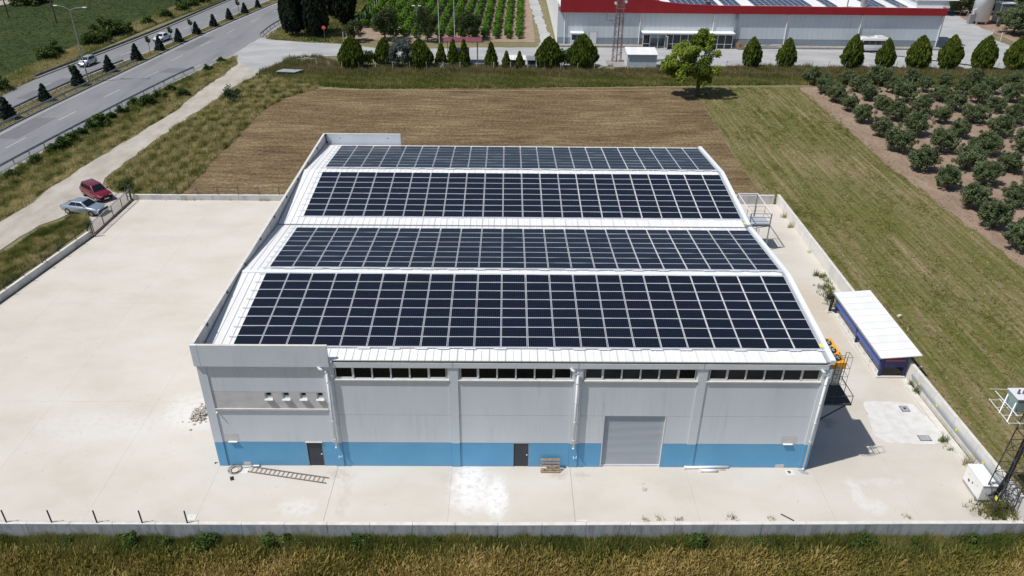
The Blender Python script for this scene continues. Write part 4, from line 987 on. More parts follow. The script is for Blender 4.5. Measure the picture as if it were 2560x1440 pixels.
t = thing('bent_metal_sheet', 'small bent dark metal offcut on the yard left of the ladder', 'metal scrap', (1.1, -1.35, .05))
MB().add([(0, 0, 0), (.2, .1, 0), (.22, .1, .3), (.05, .02, .34), (-.12, .22, .02), (-.1, .2, .12)], [(0, 1, 2, 3), (0, 3, 5, 4)]).obj('bent_plate', m_dsteel, t)
t = thing('bird_dirt_clump', 'small clump of grey debris left of the warehouse corner', 'debris', (-.35, .2, .05))
for k in range(6): MB().box(*(a := [random.uniform(-.12, .12), random.uniform(-.06, .06), 0]), a[0]+random.uniform(.03, .1), a[1]+.05, random.uniform(.02, .06)).obj('scrap', m_dsteel, t)
m_kgrey = mat('grey_rubble', [(.28, .27, .25), (.42, .4, .37)], 3, rough=.95)
t = thing('rubble_heap', 'heap of grey rubble beside the left corner of the warehouse', 'rubble', (-3.0, 5.1, .04))
for k in range(190):
    r = abs(random.gauss(0, .55)); a = random.uniform(0, 6.28); x, y = math.cos(a)*r*.75, math.sin(a)*r; z = max(0, .30-r*.25)*random.uniform(.3, 1)
    s = random.uniform(.03, .10)
    MB().hexa([(x+dx*s*random.uniform(.5, 1), y+dy*s*random.uniform(.5, 1), z+dz*s) for dz in (0, random.uniform(.5, 1)) for dx, dy in ((-1, -1), (1, -1), (1, 1), (-1, 1))]).obj('rubble_piece', random.choice([m_stone, m_kgrey, m_stone]), t)
t = thing('steel_offcut', 'dark flat bar lying on the yard near the front wall', 'metal bar', (35.1, -4.0, .05), -.7)
MB().box(0, 0, 0, .8, .06, .05).obj('bar_body', m_dsteel, t)
t = thing('drain_channel_cover', 'pale drain cover strip at the end of the middle slab joint', 'drain cover', (22.75, -4.6, .045)); MB().box(0, 0, 0, .62, .12, .02).obj('strip', m_patch, t)
t = thing('broken_drain_mat', 'dark wet mat under the downpipe at the right corner', 'mat', (37.6, -.35, .046)); MB().prism([(-.25, .2), (.1, .25), (.42, -.15), (.28, -.22), (-.05, -.15)], 0, .02).obj('mat_body', m_gutter, t)
for (x, y, sx, sy, lab) in ((50.3, 10.9, .55, .16, 'pale broken block lying in the weedy field beside the blue shed'), (52.2, 18.5, .35, .25, 'small grey stone in the weedy field behind the blue shed')):
    t = thing('field_stone', lab, 'stone', (x, y, 0), .5); bevel(MB().box(0, 0, 0, sx, sy, .16).obj('stone_body', m_walltop, t), .02, 1)
# weeds along joints
def weedlet(x, y, h, lab, m=l_weed, tint=.5, n=40, grp='weeds growing on the yard edge'):
    Pn = np.stack([RNG.normal(0, .16, n), RNG.normal(0, .10, n)], 1)
    o = tufts('yard_weed', Pn, m, 0, h, .5, .05, 3, .03, .5, np.full(n, tint)); o.location = (x, y, .04); del o['kind']
    tag(o, lab, 'weed', grp)
for i, (u, v, h, lab) in enumerate([(1613, 1300, .4, 'sparse dry weed on the yard edge, leftmost of the four near the front wall'), (1648, 1300, .55, 'yellow flowering weed by the front wall, second from the left'), (1698, 1300, .35, 'low grey green weed by the front wall below the shutter'), (1828, 1297, .45, 'thin green weed by the front wall right of the shutter'), (1925, 1300, .35, 'small dry weed by the front wall near the dark flat bar'), (2270, 1295, .35, 'faint dry weed by the front wall below the right corner'), (2355, 1105, .9, 'green weed at the foot of the right wall beside the hatches'), (2375, 1125, .5, 'small green weed at the wall footing left of the cabinet'), (2415, 1165, 1.3, 'tall dry reddish weed behind the electric cabinet'), (2290, 985, 1.0, 'leafy green weed near the blue shed'), (2278, 965, .8, 'clump of green weeds at the near end of the blue shed'), (2040, 690, .7, 'green weed at the right wall behind the blue shed'), (1960, 545, .8, 'dry weeds along the far part of the right wall'), (1975, 570, .8, 'second dry weed along the far part of the right wall'), (2023, 632, .6, 'thin dark weed against the middle of the right wall')]):
    x, y = ground(u, v); weedlet(x, y, h*.8, lab, l_grass if 'green' in lab else l_weed, .3 if 'green' in lab else .8, 34 if h > .6 else 12)
Pn = sample([(47.4, 19.4), (47.8, 26), (48.5, 26), (48.4, 19.4)], 160)
Pn = np.concatenate([Pn, np.stack([RNG.normal(47.3, .35, 160), RNG.uniform(18.8, 24, 160)], 1)]); Pn = Pn[Pn[:, 0] > 46.4]
tufts('weed_strip', Pn, l_grass, .04, .32, .5, .15, 5, .05, .5, RNG.uniform(.1, .5, len(Pn)), kindlabel=('strip of green weeds between blue shed and right wall', 'weeds'))
Pn = np.stack([RNG.normal(48.6, .6, 500), RNG.normal(-3.7, .4, 500)], 1); Pn = Pn[(Pn[:, 1] > -4.5) & (Pn[:, 0] < 49.3)]
tufts('pylon_weeds', Pn, l_grass, .04, .5, .5, .12, 4, .045, .5, RNG.uniform(.1, .8, len(Pn)), kindlabel=('green and dry weeds growing under the pylon', 'weeds'))
for j, (x0, y0, x1, y1) in enumerate([(-22.9, 42.0, -8, 42.0)]):
    Pn = np.stack([RNG.uniform(x0, x1, 160), RNG.normal(42.1, .05, 160)], 1); Pn = Pn[lownoise(Pn, 1.2, 5) > .5]
    tufts('wall_foot_weeds', Pn, l_weed, .04, .35, .5, .08, 3, .03, .4, RNG.uniform(.5, .9, len(Pn)), kindlabel=('dry weeds at the foot of the back wall', 'weeds'))

# ------------------------------------------------------------------ VEHICLES
m_tyre = mat('tyre_rubber', [(.012, .012, .012)], rough=.85)
m_rim = mat('alloy_rim', [(.45, .46, .47)], rough=.35, metal=.7)
m_cglass = mat('car_glass', [(.008, .012, .016)], rough=.05, spec=.6)
m_lamp = mat('headlamp', [(.62, .64, .66)], rough=.15, spec=.8)
m_tail = mat('tail_lamp', [(.35, .01, .01)], rough=.2)
m_plate = mat('number_plate', [(.75, .75, .73)], rough=.5)
def plate4(mb, q, u0, u1, v0, v1, off=.012, mi=0):
    "thin plate on the quad q (4 corners), inset and lifted along its normal"
    q = [Vector(p) for p in q]; n = (q[1]-q[0]).cross(q[3]-q[0]).normalized()
    f = lambda u, v: (q[0]*(1-u)+q[1]*u)*(1-v)+(q[3]*(1-u)+q[2]*u)*v
    a = [f(u0, v0), f(u1, v0), f(u1, v1), f(u0, v1)]
    mb.hexa([p-n*.01 for p in a]+[p+n*off for p in a], mi)
def car(name, label, cat, loc, rz, paint, L=4.5, Wd=1.76, H=1.45, kind='sedan'):
    t = thing(name, label, cat, (loc[0], loc[1], .03), rz)
    w = Wd/2
    prof = {'sedan': [(-.5, .50, .62, .80), (-.475, .30, .88, .93), (-.33, .22, .97, 1.0), (.17, .20, .95, 1.0), (.40, .22, .84, .97), (.475, .28, .70, .90), (.5, .42, .55, .80)],
            'estate': [(-.5, .50, .70, .84), (-.48, .30, .98, .95), (-.3, .24, 1.03, 1.0), (.2, .22, 1.0, 1.0), (.40, .24, .92, .97), (.48, .30, .76, .90), (.5, .45, .60, .82)],
            'hatch': [(-.5, .50, .70, .82), (-.47, .28, .95, .95), (-.3, .22, 1.0, 1.0), (.2, .20, .98, 1.0), (.38, .22, .86, .97), (.47, .28, .70, .90), (.5, .42, .56, .80)]}[kind]
    v = []; f = []
    for x, zb, zt, k in prof:
        ww = w*k
        v += [(x*L, -ww*.9, zb), (x*L, -ww, zb+.14), (x*L, -ww, zt-.16), (x*L, -ww*.86, zt), (x*L, ww*.86, zt), (x*L, ww, zt-.16), (x*L, ww, zb+.14), (x*L, ww*.9, zb)]
    n = len(prof)
    for i in range(n-1):
        for j in range(8): f.append((8*i+j, 8*(i+1)+j, 8*(i+1)+(j+1) % 8, 8*i+(j+1) % 8))
    f += [tuple(range(8))[::-1], tuple(range(8*n-8, 8*n))]
    mb = MB().add(v, f); o = mb.obj('body', paint, t, True); bm = bmesh.new(); bm.from_mesh(o.data); bmesh.ops.recalc_face_normals(bm, faces=bm.faces); bm.to_mesh(o.data); bm.free(); bevel(o, .05, 2)
    zb = {'sedan': .93, 'estate': .98, 'hatch': .95}[kind]
    c = {'sedan': (-.37, -.20, .06, .24), 'estate': (-.47, -.40, .08, .25), 'hatch': (-.45, -.34, .08, .27)}[kind]
    wb, wt = w*.90, w*.68
    B = [(c[0]*L, -wb, zb-.03), (c[3]*L, -wb, zb-.03), (c[3]*L, wb, zb-.03), (c[0]*L, wb, zb-.03)]
    T = [(c[1]*L, -wt, H), (c[2]*L, -wt, H), (c[2]*L, wt, H), (c[1]*L, wt, H)]
    cab = MB().hexa(B+T).obj('cabin', paint, t, True); bevel(cab, .09, 3)
    g = MB(); plate4(g, (B[1], B[2], T[2], T[1]), .07, .93, .14, .90); g.obj('windscreen', m_cglass, t)
    g = MB(); plate4(g, (B[3], B[0], T[0], T[3]), .09, .91, .25 if kind != 'sedan' else .14, .88); g.obj('rear_window', m_cglass, t)
    for a, b, c2, d in ((B[0], B[1], T[1], T[0]), (B[2], B[3], T[3], T[2])):
        sp = [(.10, .34), (.36, .60), (.62, .90)] if kind != 'sedan' else [(.14, .49), (.52, .88)]
        if a is B[2]: sp = [(1-y, 1-x) for x, y in sp][::-1]
        for u0, u1 in sp:
            g = MB(); plate4(g, (a, b, c2, d), u0, u1, .20, .86); g.obj('side_window', m_cglass, t)
    r = .31
    for x in (-.305, .315):
        for s in (-1, 1):
            y = s*(w-.10)
            MB().tube((x*L, y-.09, r), (x*L, y+.115*1, r), r+.045, 20).obj('wheel_arch', m_black, t) if 0 else None
            wv = MB().tube((x*L, s*(w-.2), r), (x*L, s*(w+.012), r), r, 20).obj('wheel', m_tyre, t)
            MB().tube((x*L, s*(w+.0), r), (x*L, s*(w+.024), r), r*.66, 16).obj('rim', m_rim, wv)
            mb = MB()
            for k in range(7):
                a0 = math.pi*(k/7)-.0; a1 = math.pi*((k+1)/7)
                q = [(x*L+math.cos(a)*rr, s*(w-.05), r+math.sin(a)*rr) for a, rr in ((a0, r+.005), (a1, r+.005), (a1, r+.055), (a0, r+.055))]
                q2 = [(p[0], s*(w+.006), p[2]) for p in q]; mb.hexa(q+q2)
            mb.obj('wheel_arch', m_black, t)
        # lights and plates
    for s in (-1, 1):
        MB().box(.455*L, s*w*.62-.16, .60, .492*L, s*w*.62+.16, .73).obj('headlight', m_lamp, t)
        MB().box(-.500*L, s*w*.68-.14, .68, -.478*L, s*w*.68+.14, .84).obj('tail_light', m_tail, t)
        bevel(MB().box(.16*L, s*(w+.0)-.02, .96, .20*L, s*(w+.14)+.02*s, 1.10).obj('mirror', paint, t), .02, 2)
    MB().box(.488*L, -.34, .50, .503*L, .34, .62).obj('grille', m_black, t)
    MB().box(.499*L, -.26, .36, .512*L, .26, .47).obj('number_plate', m_plate, t)
    MB().box(-.42*L, -w*.8, .16, .42*L, w*.8, .28).obj('underbody', m_black, t)
    if kind == 'estate':
        for s in (-1, 1): MB().tube((c[1]*L+.15, s*wt*.93, H+.03), (c[2]*L-.05, s*wt*.93, H+.03), .02, 5).obj('roof_rail', m_dsteel, t)
    return t
def place(wr, wf, side):
    "car centre and heading from the ground points of the rear and front wheel of one side"
    a = ground(*wr); b = ground(*wf); h = math.atan2(b[1]-a[1], b[0]-a[0]); cx, cy = (a[0]+b[0])/2, (a[1]+b[1])/2
    return (cx+math.cos(h+side*math.pi/2)*.8, cy+math.sin(h+side*math.pi/2)*.8), h
def paint(n, c, met=.5): return mat(n, [c], rough=.28, metal=met, coat=.6)
p_, h_ = place((190, 532), (238, 536), 1)
car('parked_car', 'silver blue saloon car parked nose to the sliding gate', 'car', (-27.0, 38.9), math.radians(-13), paint('silver_blue_paint', (.34, .40, .46)), 4.7, 1.8, 1.42, 'sedan')
car('parked_car', 'dark red estate car parked behind the silver blue saloon', 'car', (-27.6, 43.0), math.radians(-38), paint('dark_red_paint', (.20, .012, .03), .3), 4.4, 1.75, 1.58, 'estate')
p_, h_ = place((243, 158), (219, 168), -1)
car('moving_car', 'silver hatchback driving on the far carriageway beside the street lamp', 'car', p_, math.radians(-94), paint('silver_paint', (.50, .51, .52)), 4.0, 1.7, 1.5, 'hatch')
p_, h_ = place((425, 97), (408, 107), -1)
car('moving_car', 'white car driving on the far carriageway half hidden by a median conifer', 'car', p_, math.radians(-98), paint('white_paint', (.74, .75, .76), .0), 4.4, 1.75, 1.45, 'sedan')
# minibus
mbs = thing('minibus', 'white minibus with dark window band parked before the red and white factory', 'minibus', (89.1, 116.4, .03), math.pi); mbs.scale = (1.06, 1.06, 1.1)
m_wp = paint('minibus_white', (.76, .76, .75), 0)
b = MB().prism([(-3.0, .3), (-3.0, 2.35), (-2.8, 2.5), (2.0, 2.5), (2.35, 2.2), (2.7, 1.35), (3.05, 1.1), (3.1, .35)][::-1], -1.0, 1.0)
b.v = [(x, z, y) for x, y, z in b.v]; o = b.obj('body', m_wp, mbs, True); bm = bmesh.new(); bm.from_mesh(o.data); bmesh.ops.recalc_face_normals(bm, faces=bm.faces); bm.to_mesh(o.data); bm.free(); bevel(o, .08, 2)
for s in (-1, 1):
    for k in range(4): MB().box(-2.85+k*1.13, s*1.0-.01, 1.35, -1.76+k*1.13, s*1.0+.012, 2.05).obj('side_window', m_cglass, mbs)
    MB().add([(1.75, s*1.012, 1.35), (2.6, s*1.012, 1.35), (2.3, s*1.012, 2.05), (1.75, s*1.012, 2.05)], [(0, 1, 2, 3)]).obj('cab_window', m_cglass, mbs)
    MB().box(-2.9, s*1.006-.01, .78, 2.6, s*1.006+.01, .88).obj('side_stripe', m_alu, mbs)
    MB().box(-2.2, s*1.006-.01, .3, 2.0, s*1.006+.01, .48).obj('sill', m_gutter, mbs)
    for x in (-1.9, 2.05):
        wv = MB().tube((x, s*.8, .34), (x, s*1.03, .34), .35, 18).obj('wheel', m_tyre, mbs); MB().tube((x, s*1.03, .34), (x, s*1.045, .34), .2, 14).obj('rim', m_rim, wv)
g = MB(); plate4(g, ((2.7, -1, 1.35), (2.7, 1, 1.35), (2.35, 1, 2.2), (2.35, -1, 2.2)), .08, .92, .05, .93); g.obj('windscreen', m_cglass, mbs)
bevel(MB().box(-2.3, -.7, 2.5, -.8, .7, 2.68).obj('roof_unit', m_wp, mbs), .04, 2); MB().box(.2, -.4, 2.5, .9, .4, 2.55).obj('roof_hatch', m_gutter, mbs)

# ------------------------------------------------------------------ ROADSIDE FURNITURE
def guardrail(name, lab, P, step=3.0, back=1):
    t = thing(name, lab, 'guardrail', (P[0][0], P[0][1], 0)); ox, oy = P[0]
    # resample
    Q = []; acc = 0
    d = [0]
    for a, b in zip(P, P[1:]): d.append(d[-1]+math.hypot(b[0]-a[0], b[1]-a[1]))
    n = max(2, int(d[-1]/step)); ts = np.linspace(0, d[-1], n+1)
    X = np.interp(ts, d, [p[0] for p in P]); Y = np.interp(ts, d, [p[1] for p in P])
    prof = [(0, .78), (-.05, .72), (0, .65), (0, .60), (-.05, .53), (0, .47)]
    v = []; f = []
    for i in range(n+1):
        a = max(0, i-1); b = min(n, i+1); tx, ty = X[b]-X[a], Y[b]-Y[a]; l = math.hypot(tx, ty); nx, ny = -ty/l*back, tx/l*back
        v += [(X[i]-ox+nx*q, Y[i]-oy+ny*q, z) for q, z in prof]+[(X[i]-ox+nx*(q-.012)+0, Y[i]-oy+ny*(q-.012), z) for q, z in prof]
    m = len(prof)
    for i in range(n):
        for j in range(m-1):
            f.append((2*m*i+j, 2*m*(i+1)+j, 2*m*(i+1)+j+1, 2*m*i+j+1)); f.append((2*m*i+m+j+1, 2*m*(i+1)+m+j+1, 2*m*(i+1)+m+j, 2*m*i+m+j))
        f.append((2*m*i, 2*m*i+m, 2*m*(i+1)+m, 2*m*(i+1)))
    MB().add(v, f).obj('rail_beam', m_gsteel, t)
    pm = MB().box(-.05, -.05, 0, .05, .05, .72).mesh('guardrail_post', m_gsteel)
    for i in range(0, n+1): link('guardrail_post', pm, t, (X[i]-ox+.08*back, Y[i]-oy, 0))
    return t
ng = [(xat(near_edge, y)-.15, y) for y in np.arange(20, 97.5, 4)]+[(xat(near_edge, 97.5)-.1, 97.5)]
guardrail('guardrail', 'steel guardrail along the near edge of the highway above the dirt track', ng)
guardrail('guardrail', 'short curved guardrail at the highway junction beside the tall cypresses', px([(651, 93), (662, 83), (676, 72), (692, 62), (710, 52), (730, 42)])+[(-30.0, 150)], 2.6)
mn = [(xat(med_near, y)-.5, y) for y in np.arange(30, 103, 4)]; mf = [(xat(med_far, y)+.4, y) for y in np.arange(30, 104, 4)]
guardrail('guardrail', 'steel guardrail on the near side of the median strip', mn)
guardrail('guardrail', 'steel guardrail on the far side of the median strip', mf, back=-1)
def lamp_post(name, lab, x, y, h, arms, r=.1, grp=None):
    t = thing(name, lab, 'street lamp', (x, y, 0), 0, grp)
    MB().tube((0, 0, 0), (0, 0, h), r, 8, 0, r*.55).obj('pole', m_gsteel, t)
    MB().box(-.22, -.22, 0, .22, .22, .18).obj('base_plinth', m_walltop, t)
    for (dx, dy, up) in arms:
        MB().path([(0, 0, h-.1), (dx*.35, dy*.35, h+up*.7), (dx*.8, dy*.8, h+up), (dx, dy, h+up)], .05, 6).obj('arm', m_gsteel, t)
        bevel(MB().box(dx-.32, dy-.14, h+up-.06, dx+.32, dy+.14, h+up+.08).obj('lamp_head', m_white, t), .04, 2)
    return t
lamp_post('street_lamp', 'tall double arm street lamp in the median strip beside the silver hatchback', -50.55, 89.9, 11.4, [(-2.1, 0, .6), (2.4, 0, .35)], .13)
lamp_post('street_lamp', 'double headed yard lamp standing before the vineyard', .47, 121.9, 6.3, [(-.62, 0, .45), (.62, 0, .45)], .09)
for (u, v, h, lab) in ((1099, 116, 9.4, 'left white flagpole at the vineyard edge'), (1137, 106, 8.6, 'right white flagpole behind the maroon canopy')):
    x, y = ground(u, v); t = thing('flagpole', lab, 'flagpole', (x, y, 0)); MB().tube((0, 0, 0), (0, 0, h), .06, 6, 0, .04).obj('pole', m_white, t)
    MB().tube((0, 0, h), (0, 0, h+.12), .09, 8).obj('finial', m_alu, t)
x, y = ground(812, 97); t = thing('stop_sign', 'small red stop sign on a pole beside the tall cypresses', 'road sign', (x, y, 0))
MB().tube((0, 0, 0), (0, 0, 2.0), .035, 6).obj('pole', m_gsteel, t)
MB().add([(.42*math.cos(a), -.05, 2.2+.42*math.sin(a)) for a in np.linspace(math.pi/8, 2*math.pi+math.pi/8, 9)[:-1]]+[(.42*math.cos(a), -.03, 2.2+.42*math.sin(a)) for a in np.linspace(math.pi/8, 2*math.pi+math.pi/8, 9)[:-1]], [tuple(range(8)), tuple(range(8, 16))[::-1]]+[(i, i+8, (i+1) % 8+8, (i+1) % 8) for i in range(8)]).obj('sign_plate', mat('sign_red', [(.75, .06, .03)], rough=.5), t)
try:
    cu = bpy.data.curves.new('lettering', 'FONT'); cu.body = 'STOP'; cu.size = .28; cu.align_x = 'CENTER'; cu.align_y = 'CENTER'; cu.extrude = .003
    o = bpy.data.objects.new('lettering', cu); COL.objects.link(o); bpy.context.view_layer.update()
    me = bpy.data.meshes.new_from_object(o.evaluated_get(bpy.context.evaluated_depsgraph_get())); bpy.data.objects.remove(o)
    me.materials.clear(); me.materials.append(m_white); link('lettering', me, t, (0, -.056, 2.2), (math.pi/2, 0, 0))
except Exception as e: print('text', e)
def upole(u, v, h, lab):
    x, y = ground(u, v); t = thing('utility_pole', lab, 'utility pole', (x, y, 0)); MB().tube((0, 0, 0), (0, 0, h), .16, 7, 0, .1).obj('pole', m_bark, t)
    MB().tube((-.9, 0, h-.5), (.9, 0, h-.5), .05, 5).obj('crossarm', m_dsteel, t)
upole(22, 45, 9, 'leftmost dark utility pole at the far meadow edge'); upole(142, 58, 9, 'second dark utility pole in the meadow, nearer the street lamp')
# culvert block
x0, y0 = ground(722, 190); cv = thing('concrete_culvert', 'low weathered concrete block in the weeds beside the dirt track junction', 'concrete block', (x0-.1, y0, 0), .0)
MB().hexa([(-2.0, .4, 0), (1.2, 0, 0), (2.2, 1.5, 0), (-1.2, 1.9, 0), (-2.0, .4, .6), (1.2, 0, .6), (2.2, 1.5, .6), (-1.2, 1.9, .6)]).obj('culvert_body', m_kerb, cv)
MB().hexa([(-2.1, .3, .601), (1.25, -.1, .601), (2.3, 1.6, .601), (-1.3, 2.0, .601), (-2.1, .3, .7), (1.25, -.1, .7), (2.3, 1.6, .7), (-1.3, 2.0, .7)]).obj('culvert_lid', m_gutter, cv)
# ------------------------------------------------------------------ FIELD FENCE
fp = [(-18.5, 103.4), (-15.5, 101.4), (-13, 99.6)]+[(-10.5+2.95*k, 98.9+.035*k+random.uniform(-.2, .2)) for k in range(22)]
post_fence('ditch_fence', 'pale post and wire fence along the ditch in front of the conifer row', fp, [0]*len(fp), 1.5, 3, m_walltop, .06, strut={2: .8, 9: -.8, 16: .9})
fp2 = [(57.5+3.05*k, 101.9+random.uniform(-.15, .15)) for k in range(19)]
post_fence('roadside_fence', 'leaning post and wire fence before the egg shaped conifers', fp2, [0]*len(fp2), 1.55, 3, m_gsteel, .05, lean=.3, strut={8: .8})
fp3 = [(-14.2+.1*k, 120.2+k*2.8) for k in range(17)]
post_fence('vineyard_fence', 'concrete post fence on the left side of the vineyard', fp3, [0]*len(fp3), 2.0, 3, m_walltop, .07)
fp4 = [ground(2478, 96), ground(2500, 104), ground(2540, 125), ground(2575, 148)]
post_fence('far_grove_fence', 'short pale fence posts between the gravel yard and the dark far grove', fp4, [0]*4, 1.8, 2, m_walltop, .09)
# ------------------------------------------------------------------ FACTORY
fa = thing('factory', 'long white factory hall with dark red fascia, grey base and solar panels on its roof', 'factory', (28.3, 119.2, 0))
def FP(n, mb, m, **k): return mb.obj(n, m, fa, **k)
FL = 75.6
m_kmid = mat('grey_brown_concrete', [(.24, .225, .205), (.33, .315, .29)], 1.2, rough=.9, detail=6)
FP('loading_kerb', MB().box(-.2, -1.6, -.1, FL+.3, 0, .35), m_kmid)
cm = MB().box(.006, 0, 1.56, .994, .12, 6.5).mesh('cladding_panel', m_facw); cm2 = MB().box(.006, .02, .35, .994, .13, 1.55).mesh('base_panel', m_facd)
for k in range(76):
    if k == 75: continue
    link('cladding_panel', cm, fa, (k*1.008, 0, 0)); link('base_panel', cm2, fa, (k*1.008, 0, 0))
FP('hall_core', MB().box(.0, .14, -.1, FL, 58, 7.2), m_facw)
for k in range(14): FP('side_cladding', MB().box(-.12, .0+k*4.1, .2, -.01, 4.08+k*4.1, 7.9), m_white)
top = [(.35, 9.1), (17, 9.0), (20.5, 8.45), (25, 8.05), (32, 7.85), (FL-.2, 7.72)]
for (xa, za), (xb, zb_) in zip(top, top[1:]):
    n = max(1, round((xb-xa)/3.0))
    for i in range(n):
        a = xa+(xb-xa)*i/n; b = xa+(xb-xa)*(i+1)/n; z1 = za+(zb_-za)*i/n; z2 = za+(zb_-za)*(i+1)/n
        FP('fascia_panel', MB().hexa([(a+.006, -.5, 6.38), (b-.006, -.5, 6.38), (b-.006, -.02, 6.38), (a+.006, -.02, 6.38), (a+.006, -.5, z1), (b-.006, -.5, z2), (b-.006, -.02, z2), (a+.006, -.02, z1)]), m_red)
FP('fascia_return', MB().box(FL-.19, -.5, 6.38, FL-.02, 58, 7.72), m_red)
FP('roof_deck', MB().hexa([(0, .0, 7.3), (FL-.2, .0, 7.3), (FL-.2, 58, 9.0), (0, 58, 9.0), (0, .0, 7.5), (FL-.2, .0, 7.5), (FL-.2, 58, 9.2), (0, 58, 9.2)]), m_roof)
FP('roof_upstand', MB().hexa([(FL-5.5, 1.2, 7.5), (FL+1.2, 1.2, 7.5), (FL+2.4, 9, 7.5), (FL-5.5, 9, 7.5), (FL-5.5, 1.4, 8.9), (FL+.6, 1.4, 8.9), (FL+2.4, 9, 8.9), (FL-5.5, 9, 8.9)]), m_facw)
FP('upstand_roof', MB().box(FL-5.8, 1.1, 8.91, FL+2.6, 9.3, 9.0), m_white)
FP('skylight', MB().hexa([(55.6, 1.2, 7.56), (59.8, 1.2, 7.56), (59.8, 20, 8.12), (55.6, 20, 8.12), (55.6, 1.2, 7.64), (59.8, 1.2, 7.64), (59.8, 20, 8.2), (55.6, 20, 8.2)]), m_white)
fcell = bpy.data.materials.new('factory_cells'); fcell.use_nodes = True
_b = fcell.node_tree.nodes['Principled BSDF']; _b.inputs['Base Color'].default_value = (.012, .022, .06, 1); _b.inputs['Roughness'].default_value = .2
fpm = panel_mesh(1.10, 1.62); fpm.materials[1] = fcell
k_ = 0
for (a, b) in ((17.0, 20.6), (22.2, 31.6), (32.3, 36.0), (38.3, 50.4), (52.4, 54.9), (60.8, 65.1), (66.3, 69.6)):
    n = int((b-a)/1.14)
    for i in range(n):
        for j in range(6):
            yy = 1.3+j*1.67; link('solar_panel', fpm, fa, (a+.6+i*1.14, yy+.8, 7.62+(yy+.8)*.0293), (.0293, 0, 0)); k_ += 1
FP('chimney', MB().tube((59.8, 1.6, 7.5), (59.8, 1.6, 9.6), .55, 16), m_gsteel)
FP('vent_pipe', MB().tube((56.5, 1.2, 7.5), (56.5, 1.2, 9.5), .12, 8), m_gsteel)
FP('roof_fan', MB().tube((29.2, 1.2, 7.5), (29.2, 1.2, 8.1), .5, 12).box(28.7, .9, 8.1, 29.7, 1.6, 8.25), m_dsteel)
for x in (1.35, 16.1, 30.5, 44.9, 59.4, 75.2):
    FP('downpipe', MB().path([(x, -.35, 6.3), (x, -.12, 6.0), (x, -.12, .4)], .1, 8), m_pvc)
    if x < 75: FP('joint_strip', MB().box(x+.25, -.02, 1.56, x+.45, -.001, 6.37), m_frame)
FP('white_door', MB().box(6.4, -.04, .4, 7.7, -.002, 2.6), m_white); FP('door_frame', MB().box(6.32, -.03, .4, 6.39, -.002, 2.68).box(7.71, -.03, .4, 7.78, -.002, 2.68).box(6.32, -.03, 2.61, 7.78, -.002, 2.68), m_gutter)
FP('wall_duct', MB().box(34.6, -.3, 3.0, 35.1, -.001, 6.3).box(33.2, -.3, 2.4, 35.1, -.001, 2.95), m_facd)
bo = thing('guard_booth', 'small white booth with window against the left end of the factory', 'booth', (30.9, 117.75, .03))
MB().box(0, 0, 0, 2.3, 1.4, 1.35).box(0, 0, 1.35, .12, 1.4, 2.6).box(2.18, 0, 1.35, 2.3, 1.4, 2.6).box(.12, 0, 2.35, 2.18, .1, 2.6).obj('walls', m_facw, bo)
for k in range(2): MB().box(.16+k*1.02, .03, 1.37, 1.13+k*1.02, .06, 2.33).obj('window_pane', m_cglass, bo)
MB().box(-.15, -.25, 2.61, 2.45, 1.45, 2.72).obj('booth_roof', m_white, bo)
MB().box(1.12, .0, 1.35, 1.17, .1, 2.35).obj('mullion', m_frame, bo)
po = thing('entrance_porch', 'glazed entrance porch with long white roof in front of the factory', 'porch', (44.9, 117.3, .03))
bevel(MB().box(-.2, -.35, 2.85, 17.9, 1.85, 3.0).obj('porch_roof', m_white, po), .02, 1)
MB().box(0, .0, 2.6, 17.7, .1, 2.84).obj('lintel', m_facw, po)
for k in range(13):
    x = k*1.46
    MB().box(x, -.02, 0, x+.09, .1, 2.6).obj('porch_post', m_white, po)
    if k < 12 and k not in (1, 2):
        MB().box(x+.1, .03, .1, x+1.45, .05, 2.55).obj('glass_pane', m_cglass, po); MB().box(x+.1, .0, .85, x+1.45, .06, .92).obj('transom', m_white, po)
for x, a in ((1.5, -1.9), (4.3, -1.2)):
    d = MB().box(0, -.02, .1, 1.1, .02, .18).box(0, -.02, 2.4, 1.1, .02, 2.48).box(0, -.02, .18, .08, .02, 2.4).box(1.02, -.02, .18, 1.1, .02, 2.4).obj('open_door', m_white, po, loc=(x, 0, 0), rot=(0, 0, a))
    MB().box(.081, -.006, .181, 1.019, .006, 2.399).obj('door_glass', m_glass2, d)
rl = thing('cable_reel', 'brown wooden cable reel standing against the factory wall', 'cable reel', (64.0, 116.9, .82))
for y in (-.35, .35): MB().tube((0, y-.04, 0), (0, y+.04, 0), .8, 22).obj('flange', m_wood, rl)
MB().tube((0, -.31, 0), (0, .31, 0), .4, 16).obj('drum', m_dsteel, rl); MB().tube((0, -.40, 0), (0, -.391, 0), .28, 12).obj('hub', m_rust, rl)
t = thing('pipe_bundle', 'loose white and grey pipes lying on the factory kerb', 'pipes', (66, 118.4, .38))
for k in range(6): MB().tube((random.uniform(0, 2), random.uniform(-.3, .3), .05), (random.uniform(4, 7), random.uniform(-.3, .3), .12+random.uniform(0, .3)), .05, 6).obj('pipe_length', m_pvc if k % 2 else m_gsteel, t)
